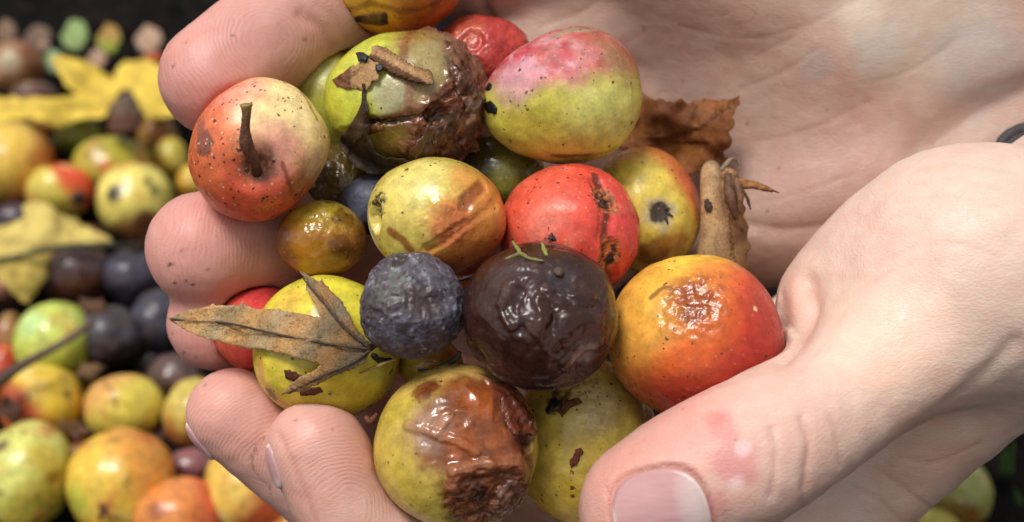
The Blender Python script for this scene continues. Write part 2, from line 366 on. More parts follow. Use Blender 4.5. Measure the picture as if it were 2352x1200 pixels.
# big rotten green fruit, burst open
f = Fruit(932, 236, 184, 163, -190, 165, seed=4, n=96, col=(188, 190, 66), rough=.25, bmp=.25, spk=.3)
f.paint(f.grad((1, 0, .1), -.3, .1, .25), (140, 108, 58), .95, rough=.2, bmp=.5); f.paint(f.blob(1000, 160, 80, .4, .4), (160, 142, 92), .8)
f.paint(f.blob(900, 220, 48, .4, .4), (172, 166, 132), .75, rough=.34); f.paint(f.line([(950, 75), (930, 110), (925, 150)], 11, .5), (126, 74, 36), .8); f.paint(f.line([(945, 185), (938, 230), (950, 260)], 13, .6), (130, 80, 50), .7)
f.paint(f.blob(920, 330, 75, .3, .35), (116, 84, 40), .9); f.paint(f.line([(845, 275), (900, 270), (960, 262), (1010, 215), (1040, 190)], 12, .4), (84, 44, 26), .9)
f.push(f.grad((.25, -1, .1), .16, .34, .25), -9); g = f.line([(850, 281), (905, 278), (960, 268), (1000, 240), (1036, 212)], 7, 1.0); f.push(g, -9); f.paint(g, (62, 28, 16), .85, rough=.2)
rot = np.clip(f.blob(1078, 160, 76, .6, .3)+f.blob(1080, 245, 84, .6, .3)+f.blob(1030, 315, 98, .6, .3)+f.line([(1000, 85), (1050, 110), (1085, 160)], 28, .7), 0, 1)
f.paint(rot, (96, 52, 34), .95, rough=.1, bmp=.8, spk=0); f.push(rot*f.rg(44, 1, 5), 15); f.push(rot*f.nz(70, 2), 13); f.push(f.blob(1000, 262, 26, .4), -26)
f.paint(rot*sm(.05, .4, f.rg(26, 4)), (128, 76, 52), .7); f.paint(rot*sm(.1, -.4, f.rg(30, 6)), (48, 24, 16), .8); f.paint(f.blob(1085, 240, 24, .5), (140, 112, 100), .5)
f.paint(f.blob(1010, 320, 30, .6), (120, 90, 70), .6); f.paint(f.blob(1030, 340, 42, .5)*sm(-.1, .3, f.nz(16, 8)), (58, 44, 36), .8); f.paint(f.blob(1060, 345, 34, .3, .4), (140, 84, 58), .7)
f.paint(f.line([(1020, 140), (1030, 165), (1024, 185)], 7, .9), (60, 48, 44), .6); f.push(f.rg(60, 9)*f.grad((1, 0, .1), 0, .3), 3)
A4 = f; f.build('large green wild apple burst open with slimy brown rot down one side')
# large pink over green
f = Fruit(1288, 227, 186, 152, -170, 160, rot=12, seed=5, n=90, col=(194, 182, 78), rough=.36, bmp=.2, spk=.45)
f.egg((1, .15, 0), .16); f.paint(sm(.1, .5, f.nz(70, 41)), (214, 206, 150), .55, rough=.5); f.paint(sm(.28, .5, f.nz(34, 42)), (150, 118, 60), .5); f.paint(f.blob(1380, 250, 80, .5, .6), (204, 198, 112), .7); f.paint(f.blob(1200, 290, 70, .5, .6), (196, 180, 66), .6)
f.paint(f.grad((-.15, 1, .12), .18, .5, .22), (190, 106, 108), .95, rough=.46); m = f.grad((-.15, 1, .12), .28, .6, .2); f.paint(m*sm(-.15, .3, f.nz(60, 2)), (184, 58, 70), .9); f.paint(m*sm(.1, .4, f.nz(26, 17)), (150, 76, 66), .5); f.paint(m*sm(.0, .45, f.nz(42, 7)), (214, 160, 170), .8, rough=.5); f.paint(f.blob(1180, 180, 60, .4, .5), (206, 150, 160), .7)
f.paint(f.grad((.5, .86, -.1), .55, .9), (150, 84, 44), .7); f.paint(f.line([(1275, 88), (1310, 80), (1345, 86)], 15, .5), (150, 130, 104), .95, rough=.6); f.paint(f.blob(1412, 155, 40, .7, .3, -30, 1.5), (158, 120, 80), .6); f.paint(f.line([(1365, 92), (1375, 110)], 7, .5), (110, 50, 30), .7)
f.paint(f.line([(1270, 358), (1330, 352), (1385, 335)], 9, .7), (98, 68, 36), .85); f.paint(f.line([(1345, 352), (1402, 328)], 13, .6), (112, 74, 40), .7); f.paint(f.blob(1122, 245, 15, .6), (40, 34, 34), .95, rough=.6); f.paint(f.blob(1118, 200, 11, .7), (50, 40, 42), .9); f.paint(f.blob(1132, 160, 9, .6), (60, 34, 40), .8)
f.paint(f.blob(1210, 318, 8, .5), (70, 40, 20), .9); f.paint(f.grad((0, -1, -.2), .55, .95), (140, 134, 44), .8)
A5 = f; f.build('large oval wild apple, mottled pink above and yellow green below')
# red and cream apple with the long stem
f = Fruit(596, 348, 161, 166, -60, 158, rot=-12, seed=6, n=90, col=(220, 108, 66), rough=.38, bmp=.22, spk=1.3)
f.push(f.grad((.75, -.66, 0), .55, 1.05, 0), -16).push(f.grad((-.8, .6, 0), .6, 1.05, 0), -9).push(f.grad((.25, .97, 0), .7, 1.1, 0), 6); f.paint(f.grad((.75, .55, .2), .1, .85, .25), (238, 200, 126), .95); f.paint(f.blob(650, 250, 110, .4, .6), (244, 220, 158), .8); f.paint(f.grad((-.3, -.9, .1), .1, .6, .25), (206, 84, 56), .9); f.paint(f.grad((-.9, .1, .1), .35, .8, .25), (212, 108, 66), .9)
f.paint(f.blob(640, 350, 62, .5, .7), (232, 150, 138), .75); f.paint(f.blob(560, 210, 60, .4, .6), (234, 140, 124), .7); f.paint(f.blob(480, 330, 26, .5, .12), (128, 74, 58), .95, rough=.55, bmp=.6); f.paint(f.line([(468, 290), (485, 340)], 15, .5), (136, 78, 62), .9, rough=.55)
f.paint(f.blob(712, 405, 46, .5, .35, 40, 1.4), (158, 96, 66), .85, bmp=.5); f.paint(f.blob(730, 372, 40, .4, .5), (212, 176, 140), .6, rough=.5); f.paint(f.line([(648, 375), (660, 420), (672, 450)], 5, .5), (130, 52, 34), .7); f.dent(588, 390, 44, 36); f.paint(f.blob(590, 388, 36, .6, .5), (160, 104, 78), .8, bmp=.7); f.paint(sm(.2, .5, f.rg(16, 31))*f.blob(590, 388, 44, .4, .4), (96, 62, 48), .7)
f.paint(f.blob(690, 455, 16, .7), (160, 84, 80), .8, rough=.2, bmp=.9); f.paint(f.line([(690, 215), (715, 250), (725, 275)], 7, .9), (140, 96, 50), .75)
A6 = f; o = f.build('red and cream speckled wild apple with a long brown stem standing out')
STEMC = [(70, 40, 30), (112, 64, 50), (124, 78, 60), (112, 72, 52), (134, 98, 60), (176, 150, 84)]
tube('stem', [(589, 398, 52), (584, 368, 96), (566, 332, 128), (564, 295, 150), (566, 258, 166), (565, 240, 172)], [12, 12, 16, 11, 11, 15], STEM, STEMC, o, 12, 6, .05)
# small amber one
f = Fruit(738, 551, 104, 89, -120, 92, seed=7, n=64, col=(168, 114, 34), rough=.18, bmp=.3, spk=.35)
f.paint(f.grad((.1, .9, .3), .35, .8), (164, 142, 48), .85); f.paint(f.grad((.6, -.4, .2), .2, .8), (136, 86, 40), .7); f.paint(sm(.15, .4, f.nz(38, 4))*f.grad((0, .8, .4), .2, .6), (122, 66, 20), .8)
f.paint(f.blob(780, 565, 30, .7, .3), (92, 54, 22), .75); f.paint(f.blob(790, 500, 26, .8, .3), (104, 60, 20), .7); f.paint(f.blob(700, 570, 40, .4, .6), (170, 112, 24), .6); f.dent(723, 575, 22, 6); f.push(f.blob(735, 515, 42, .4)*f.rg(22, 3), 4); f.paint(f.grad((-.9, -.2, 0), .4, .9), (120, 74, 40), .8)
A7 = f; o = f.build('small glossy amber wild apple with a round pale stem scar')
r_ = f.zat(723, 574)-6
tube('stem_scar', [(723, 574, r_-6), (723, 574, r_+1), (723, 574, r_+4)], [12, 11, 7], STEM, [(90, 70, 40), (140, 120, 66), (150, 134, 84)], o, 14, 2, .02)
# blue plum peeping out behind
f = Fruit(862, 470, 78, 70, -215, seed=8, n=40, col=(66, 66, 80), rough=.5, bmp=.4, spk=.1)
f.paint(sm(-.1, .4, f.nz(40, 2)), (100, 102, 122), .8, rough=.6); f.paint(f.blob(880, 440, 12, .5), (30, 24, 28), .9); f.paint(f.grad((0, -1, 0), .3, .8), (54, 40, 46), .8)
f.build('small slate blue plum peeping out behind the yellow and orange apple', 'plum', None, 'plum')
# yellow and orange centre apple
f = Fruit(1005, 497, 163, 136, -40, 150, rot=-6, seed=9, n=90, col=(206, 184, 88), rough=.26, bmp=.25, spk=.4)
f.paint(f.grad((.8, -.5, .15), -.05, .55, .25), (206, 128, 58), .95); f.paint(f.grad((.4, -.9, 0), .4, .9), (178, 84, 38), .8); f.paint(f.blob(960, 410, 70, .4, .6), (216, 204, 120), .6); f.paint(f.blob(1040, 520, 48, .5, .5), (188, 92, 50), .75); f.paint(f.blob(1075, 410, 46, .5, .5), (206, 140, 66), .8)
f.paint(f.line([(1105, 430), (1075, 455), (1062, 478)], 15, .4), (150, 78, 40), .85); f.push(f.line([(1105, 430), (1075, 455), (1062, 478)], 15, .3), -7); f.paint(f.line([(902, 530), (930, 550), (945, 570)], 11, .5), (132, 68, 30), .85); f.paint(f.line([(985, 570), (1010, 560), (1035, 530)], 8, .6), (140, 60, 34), .6); f.push(f.line([(985, 570), (1040, 530), (1130, 470)], 14, .5), -5)
f.push(f.rg(40, 5)*f.blob(1030, 500, 62, .3, .5), 5); f.paint(f.blob(1030, 505, 55, .3, .5), (196, 112, 66), .3, rough=.13, bmp=.9)
f.push(f.blob(866, 500, 22, .3, .3, 70, 1.7), -20); f.paint(f.blob(852, 540, 42, .4, .3, 80, 1.5), (206, 200, 180), .85, rough=.6); f.paint(f.blob(872, 475, 26, .6, .25, 70, 1.4)*sm(-.3, .1, f.nz(9, 6)), (50, 40, 30), .95, rough=.6, bmp=1); f.paint(f.blob(880, 595, 26, .5), (150, 100, 50), .7)
f.paint(f.line([(882, 470), (878, 505), (860, 540), (866, 580)], 6, .4), (196, 190, 130), .7)
A9 = f; f.build('yellow apple flushed orange with a mouldy notch, in the middle of the handful')
# red apple with the two scabs
f = Fruit(1309, 530, 162, 154, -120, 150, rot=-8, seed=10, n=90, col=(214, 74, 58), rough=.3, bmp=.25, spk=.5)
f.paint(f.grad((-.5, .3, .3), .35, .9), (222, 96, 70), .7); f.paint(f.grad((.9, -.2, .2), .45, .9), (202, 66, 66), .8); f.paint(f.blob(1250, 520, 50, .5, .6), (232, 128, 108), .6); f.paint(f.blob(1440, 640, 50, .4, .5), (196, 96, 84), .6); f.push(f.line([(1370, 420), (1392, 480), (1385, 545), (1400, 640)], 20, .2), -9)
f.paint(sm(.1, .5, f.nz(50, 41)), (228, 120, 96), .6); f.paint(sm(.3, .55, f.nz(26, 42)), (150, 52, 40), .5); f.paint(f.line([(1366, 405), (1380, 440), (1394, 480), (1388, 520), (1384, 560), (1396, 620), (1414, 665)], 9, .9), (96, 40, 26), .9, rough=.5, bmp=.6)
for (x, y, a_, h_) in ((1385, 455, -66, 1.5), (1398, 590, -80, 1.9)):
    f.paint(f.blob(x, y, 29, .35, .12, a_, h_), (176, 92, 46), .95, rough=.6, bmp=.8); k_ = f.blob(x, y, 23, .4, .2, a_, h_); f.push(k_, -4); f.push(k_*f.nz(14, 4), 5); f.paint(k_*sm(-.15, .15, f.nz(11, 2, 3)), (52, 28, 16), .95, rough=.6, bmp=1); f.paint(f.blob(x+4, y+8, 11, .8, .3, a_, 1.7), (24, 13, 10), .9)
    rim = f.blob(x, y, 31, .2, .1, a_, h_)-f.blob(x, y, 25, .2, .1, a_, h_); f.paint(np.clip(rim, 0, 1)*(f.nz(7, 5) > .15), (28, 14, 10), .9)
f.paint(f.blob(1268, 548, 10, .9), (50, 34, 22), .9)
A10 = f; f.build('bright red wild apple with two dark dry scab pits down its side')
# yellow apple with a calyx, behind
f = Fruit(1480, 485, 127, 145, -320, 130, rot=8, seed=11, n=76, col=(206, 182, 76), rough=.32, bmp=.2, spk=.35)
f.paint(f.grad((.75, .5, -.25), .3, .75, .2), (192, 92, 52), .95); f.paint(f.grad((.9, .1, -.35), .55, .9), (150, 62, 38), .9); f.paint(f.grad((0, 1, -.1), .6, .95), (196, 120, 58), .7); f.paint(f.blob(1500, 580, 34, .5, .4, 80, 1.5), (110, 58, 30), .85); f.paint(f.blob(1550, 560, 36, .5, .5), (150, 84, 34), .7)
f.dent(1515, 487, 30, 12); f.paint(f.blob(1515, 490, 40, .6, .3), (176, 166, 136), .75, rough=.7); f.paint(f.blob(1515, 487, 25, .4, .2), (52, 44, 40), .95, rough=.8)
A11 = f; o = f.build('yellow apple with a red cheek and a dried dark calyx facing out')
z_ = f.zat(1515, 487)-8; V = []; Tq = []
for i in range(9):
    a_ = i*.7+rng.uniform(-.2, .2); L_ = rng.uniform(26, 40); wd = .32
    b_ = [(1515+math.cos(a_+s_*wd)*9, 487+math.sin(a_+s_*wd)*9, z_) for s_ in (-1, 1)]; md_ = [(1515+math.cos(a_+s_*wd*.6)*L_*.6, 487+math.sin(a_+s_*wd*.6)*L_*.6, z_+rng.uniform(8, 15)) for s_ in (-1, 1)]; tp = (1515+math.cos(a_+.2)*L_, 487+math.sin(a_+.2)*L_, z_+rng.uniform(2, 16))
    n_ = len(V); V += [*b_, *md_, tp]; Tq += [(n_, n_+1, n_+3), (n_, n_+3, n_+2), (n_+2, n_+3, n_+4)]
V = np.array([cf(*q) for q in V]); o0 = V.mean(0); cx_ = link('calyx', mesh_np('calyx', V-o0, None, Tq), simple_mat('dry_calyx', (74, 66, 60), .7, .6, 1400, .6), o, MW(FOC+RC@o0)); cx_.modifiers.new('thickness', 'SOLIDIFY').thickness = 3*S0
# dark green one deep between
f = Fruit(1140, 405, 112, 95, -330, seed=12, n=40, col=(116, 112, 44), rough=.22, bmp=.4, spk=.5)
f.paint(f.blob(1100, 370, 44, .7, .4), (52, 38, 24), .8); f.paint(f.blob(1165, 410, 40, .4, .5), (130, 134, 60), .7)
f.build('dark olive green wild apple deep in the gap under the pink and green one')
# yellow one under the big maple leaf
f = Fruit(752, 799, 168, 170, -80, 150, rot=-25, seed=13, n=84, col=(212, 190, 66), rough=.3, bmp=.18, spk=.3)
f.paint(f.grad((.1, 1, .2), .25, .75), (222, 210, 68), .85); f.paint(f.grad((.1, -1, 0), .15, .75), (190, 164, 54), .85); f.paint(f.blob(668, 690, 40, .5, .5), (206, 164, 74), .7); f.paint(f.blob(735, 718, 20, .6, .3), (236, 230, 190), .8); f.paint(f.line([(610, 830), (615, 870), (650, 915)], 14, .7), (190, 130, 70), .7); f.paint(f.blob(632, 900, 16, .8), (80, 48, 30), .7); f.paint(f.blob(850, 930, 9, .5), (76, 44, 22), .9); f.paint(f.blob(870, 838, 40, .4, .6), (186, 186, 90), .6)  # the small pale blob near the top paints in a highlight
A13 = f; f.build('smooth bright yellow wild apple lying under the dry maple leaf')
# blue grey plum
f = Fruit(948, 704, 116, 117, 90, 112, seed=14, n=84, col=(54, 46, 54), rough=.45, bmp=.4, spk=.12)
f.push(f.rg(64, 1, 3), 9).push(f.nz(70, 2), 9); f.dent(960, 690, 34, 13, -20, 1.6); f.dent(905, 640, 22, 7); f.paint(np.clip(f.blob(985, 640, 52, .8, .5)+f.blob(1025, 715, 40, .8, .5)+f.blob(925, 765, 50, .8, .5)+f.blob(880, 720, 30, .8, .5), 0, 1)*sm(-.3, .2, f.nz(16, 3, 4)), (128, 130, 154), .9, rough=.66); f.paint(sm(.1, .4, f.nz(36, 23, 5)), (104, 104, 122), .5, rough=.6); f.paint(sm(.05, .45, f.rg(36, 4, 5)), (160, 162, 180), .5); f.paint(f.blob(955, 685, 40, .6, .4, -15, 1.8), (74, 52, 50), .85, rough=.4); f.paint(f.blob(880, 690, 44, .7, .3), (82, 66, 66), .7); f.paint(f.blob(900, 650, 40, .8, .35, 60, 1.6)*sm(-.2, .2, f.nz(18, 9)), (148, 160, 152), .8, rough=.75); f.paint(f.blob(922, 604, 20, .6), (44, 50, 48), .9)
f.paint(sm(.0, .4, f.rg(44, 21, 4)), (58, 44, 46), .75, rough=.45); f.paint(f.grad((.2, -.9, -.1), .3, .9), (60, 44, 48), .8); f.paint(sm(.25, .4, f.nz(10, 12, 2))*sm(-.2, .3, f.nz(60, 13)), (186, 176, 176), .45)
A14 = f; f.build('shrivelled blue grey plum with a dusty bloom beside the dark brown one', 'plum', None, 'plum')
# dark brown plum
f = Fruit(1238, 725, 178, 172, 95, 168, seed=15, n=96, col=(54, 29, 22), rough=.26, bmp=.12, spk=.05)
f.push(f.nz(120, 1, 3), 8); f.dent(1295, 655, 44, 18, 0, 1.3); f.dent(1200, 690, 30, 7, 60, 1.5); f.dent(1330, 800, 40, 9, -30, 1.6); f.dent(1270, 740, 26, 8, 80, 2.2)
for q in ([(1080, 790), (1130, 850), (1220, 872), (1310, 850)], [(1180, 660), (1160, 700), (1180, 740)], [(1240, 690), (1252, 720), (1240, 760), (1262, 790)], [(1300, 830), (1330, 800), (1365, 790)], [(1265, 665), (1300, 690), (1350, 690)]):
    m = f.line(q, 17, .5); f.push(m, 7); f.push(f.line([(x+16, y+14) for x, y in q], 14, .5), -6)
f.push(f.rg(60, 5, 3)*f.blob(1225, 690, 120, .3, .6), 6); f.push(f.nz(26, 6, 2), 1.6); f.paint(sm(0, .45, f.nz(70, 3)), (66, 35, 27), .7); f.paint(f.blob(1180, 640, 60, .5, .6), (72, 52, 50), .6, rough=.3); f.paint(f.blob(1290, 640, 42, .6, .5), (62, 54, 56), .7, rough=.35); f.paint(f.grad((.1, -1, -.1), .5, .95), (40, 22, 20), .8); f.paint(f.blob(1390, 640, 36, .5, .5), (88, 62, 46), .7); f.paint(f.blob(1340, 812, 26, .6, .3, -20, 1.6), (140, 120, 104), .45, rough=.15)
A15 = f; o = f.build('large dark brown overripe plum, glossy and wrinkled, on top of the handful', 'plum', None, 'plum')
z_ = f.zat(1283, 628); tube('stem', [(1281, 634, z_-26), (1282, 628, z_-6), (1284, 622, z_+8)], [15, 14, 11], STEM, [(40, 26, 22), (58, 38, 30), (92, 66, 52)], o, 12, 4, .08)
# big orange red apple
f = Fruit(1597, 776, 203, 187, -20, 190, rot=-14, seed=16, n=96, col=(208, 96, 40), rough=.3, bmp=.2, spk=.32)
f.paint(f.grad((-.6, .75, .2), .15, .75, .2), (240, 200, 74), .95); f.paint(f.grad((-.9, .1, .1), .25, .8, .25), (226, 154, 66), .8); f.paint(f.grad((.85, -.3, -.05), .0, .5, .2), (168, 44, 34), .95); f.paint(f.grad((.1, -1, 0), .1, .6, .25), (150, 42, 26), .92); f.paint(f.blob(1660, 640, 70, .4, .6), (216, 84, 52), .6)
f.dent(1598, 690, 62, 11); rr = f.blob(1600, 700, 80, .4, .5); f.paint(rr, (190, 100, 42), .7, rough=.15, bmp=.8); f.push(rr*f.rg(34, 2, 4), 6.5); f.paint(f.blob(1592, 690, 40, .6, .5), (172, 96, 22), .75); f.paint(f.blob(1590, 722, 26, .8, .4), (96, 52, 24), .6); f.paint(sm(.25, .5, f.rg(24, 8))*f.blob(1600, 680, 55, .3, .5), (140, 48, 16), .7); f.paint(f.line([(1500, 690), (1530, 665), (1560, 668)], 6, .8), (120, 60, 26), .7)
f.paint(f.blob(1768, 830, 11, .9), (46, 34, 32), .95); f.paint(f.blob(1758, 850, 8, .9), (46, 34, 32), .95); f.paint(f.blob(1727, 713, 6, .3), (230, 196, 140), .9)
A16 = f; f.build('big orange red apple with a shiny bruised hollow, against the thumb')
# rotten yellow at the bottom
f = Fruit(1050, 1026, 189, 192, 20, 175, rot=20, seed=17, n=104, col=(190, 172, 78), rough=.26, bmp=.2, spk=.25)
f.paint(f.grad((-.9, -.1, .3), .3, .8), (194, 166, 66), .8); f.paint(f.grad((0, 1, 0), .5, .9), (196, 160, 88), .8)
rot = np.clip(f.blob(1085, 985, 122, .5, .3)+f.blob(1130, 1110, 112, .4, .25)+f.blob(1180, 960, 80, .4, .2)+f.blob(975, 900, 32, .6, .3)*.8, 0, 1)
f.paint(f.blob(1080, 1000, 150, .6, .4), (176, 140, 74), .6); f.paint(rot, (112, 50, 26), .93, rough=.09, bmp=.22, spk=.1); f.paint(rot*sm(-.1, .35, f.nz(60, 4)), (142, 72, 34), .65); f.paint(rot*sm(.0, .4, f.nz(46, 14)), (88, 42, 24), .8); f.paint(rot*sm(.2, .5, f.nz(30, 15)), (176, 120, 84), .35); f.paint(f.blob(985, 985, 50, .6, .5), (166, 132, 112), .6, rough=.25); f.paint(rot*np.clip(f.blob(1100, 930, 50, .7, .5)+f.blob(1150, 1010, 34, .7, .5)+f.blob(1060, 1020, 36, .7, .5), 0, 1), (158, 82, 36), .7); f.paint(rot*f.grad((.9, .2, 0), .45, .85), (98, 50, 38), .85); f.paint(rot*f.blob(1160, 920, 40, .5, .4), (104, 52, 40), .8)
f.push(rot, -7); f.push(rot*f.rg(110, 3, 2), 12); f.push(rot*1.0*ridged(np.stack([f.p[:, 0]*.35+f.p[:, 1]*.2, f.p[:, 1]-.25*f.p[:, 0], f.p[:, 2]*.5], 1)/46+3, 2), 3)
for q in ([(940, 980), (1000, 1000), (1060, 1018), (1090, 1040)], [(1030, 960), (1010, 985), (1000, 1000)], [(1160, 940), (1172, 990), (1210, 1000)], [(1090, 870), (1150, 900), (1200, 960)], [(1040, 1075), (1110, 1062), (1180, 1070)]):
    m = f.line(q, 11, .8); f.push(m, 6); f.paint(m, (176, 110, 70), .3)
hole = f.blob(1110, 1140, 70, .6, .25, 20, 1.3); f.push(hole, -8); f.paint(hole, (66, 34, 22), .95, rough=.2, bmp=1); f.push(hole*f.nz(60, 9, 5), 20); f.paint(hole*sm(.1, .45, f.rg(26, 10)), (120, 70, 44), .8); f.paint(f.blob(1100, 1130, 26, .8, .4), (38, 18, 13), .8)  # dark brown flesh, with the cavity's shade painted in at its middle
fl = f.line([(1040, 1110), (1050, 1080), (1100, 1070), (1180, 1058), (1200, 1090)], 17, .5); f.push(fl, 7); f.paint(fl, (148, 90, 60), .8, rough=.2, bmp=1); lo_ = f.blob(1170, 1160, 56, .5, .3); f.paint(lo_, (110, 74, 62), .8, bmp=1); f.push(lo_*f.rg(22, 11, 5), 9); h2 = f.blob(1205, 1000, 30, .4, .2, 70, 1.4); f.push(h2, -9); f.paint(h2, (62, 26, 16), .9)
A17 = f; f.build('yellow apple with a collapsed wet brown side torn open, lowest of the handful')
# olive yellow one beside it
f = Fruit(1340, 1010, 162, 190, -190, 165, rot=-8, seed=18, n=72, col=(208, 182, 84), rough=.24, bmp=.25, spk=.35)
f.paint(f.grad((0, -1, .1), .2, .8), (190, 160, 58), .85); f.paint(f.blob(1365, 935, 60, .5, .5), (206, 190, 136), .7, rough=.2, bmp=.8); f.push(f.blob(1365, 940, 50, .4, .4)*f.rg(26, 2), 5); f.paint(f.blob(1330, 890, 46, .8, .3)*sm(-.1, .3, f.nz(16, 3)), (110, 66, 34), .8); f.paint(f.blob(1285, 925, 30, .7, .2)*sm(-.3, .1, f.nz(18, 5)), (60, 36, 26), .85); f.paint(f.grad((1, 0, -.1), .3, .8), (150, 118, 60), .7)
A18 = f; f.build('olive yellow wild apple with clinging crumbs, between thumb and rotten apple')
# red one behind the maple leaf
f = Fruit(600, 757, 107, 99, -205, seed=19, n=52, col=(204, 66, 62), rough=.34, bmp=.15, spk=.2)
f.paint(f.grad((-.9, -.1, .1), .3, .9), (206, 96, 70), .8); f.paint(f.line([(560, 780), (556, 840)], 6, .5), (214, 120, 100), .5); f.paint(f.grad((.4, .8, .1), .4, .9), (170, 50, 54), .7)
f.build('plain red apple mostly hidden behind the dry maple leaf')
f = Fruit(988, 836, 76, 60, -150, seed=20, n=36, col=(178, 122, 40), rough=.2, bmp=.4, spk=.3); f.paint(f.grad((-1, 0, 0), 0, .6), (176, 156, 56), .8)
f.build('small golden apple half buried under the blue grey plum')
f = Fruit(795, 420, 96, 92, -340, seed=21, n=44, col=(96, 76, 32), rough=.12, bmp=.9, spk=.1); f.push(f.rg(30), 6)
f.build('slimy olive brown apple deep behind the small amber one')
f = Fruit(1092, 636, 62, 58, -150, seed=22, n=32, col=(196, 92, 40), rough=.3, bmp=.3, spk=.2); f.build('little orange apple just showing between blue plum and dark brown plum')
# ------------------------------------------------------------------ the hands: one continuous skin each, grown from a smooth union of tapered limbs
H = 0.00062
def surface_nets(vol, org, h):
    ins = vol < 0
    c = [ins[i:ins.shape[0]-1+i, j:ins.shape[1]-1+j, k:ins.shape[2]-1+k] for i in (0, 1) for j in (0, 1) for k in (0, 1)]
    s = sum(x.astype(np.int8) for x in c); act = (s > 0) & (s < 8); I = np.argwhere(act); idm = np.full(act.shape, -1, np.int32); idm[act] = np.arange(len(I))
    acc = np.zeros((len(I), 3)); cnt = np.zeros(len(I))
    corner = [(i, j, k) for i in (0, 1) for j in (0, 1) for k in (0, 1)]
    for a in corner:
        for ax in range(3):
            if a[ax]: continue
            b = list(a); b[ax] = 1
            va = vol[I[:, 0]+a[0], I[:, 1]+a[1], I[:, 2]+a[2]]; vb = vol[I[:, 0]+b[0], I[:, 1]+b[1], I[:, 2]+b[2]]; m = (va < 0) != (vb < 0)
            t = np.clip(va/(va-vb+1e-12), 0, 1); p = np.tile(np.array(a, float), (len(I), 1)); p[:, ax] = t; acc[m] += p[m]; cnt[m] += 1
    P = org+(I+acc/cnt[:, None])*h; Q = []
    for ax in range(3):
        o1, o2 = [(1, 2), (2, 0), (0, 1)][ax]
        sl0 = [slice(1, -1)]*3; sl1 = [slice(1, -1)]*3; sl0[ax] = slice(0, -1); sl1[ax] = slice(1, None)
        a, b = ins[tuple(sl0)], ins[tuple(sl1)]; X = np.argwhere(a != b); base = X.copy(); off = np.ones(3, int); off[ax] = 0; base = base+off
        flip = a[tuple(X.T)]
        def cell(d1, d2):
            q = base.copy(); q[:, o1] -= d1; q[:, o2] -= d2; return idm[tuple(q.T)]
        q = np.stack([cell(1, 1), cell(0, 1), cell(0, 0), cell(1, 0)], -1); q[~flip] = q[~flip][:, ::-1]; Q.append(q)
    Q = np.concatenate(Q); return P, Q[(Q >= 0).all(1)]

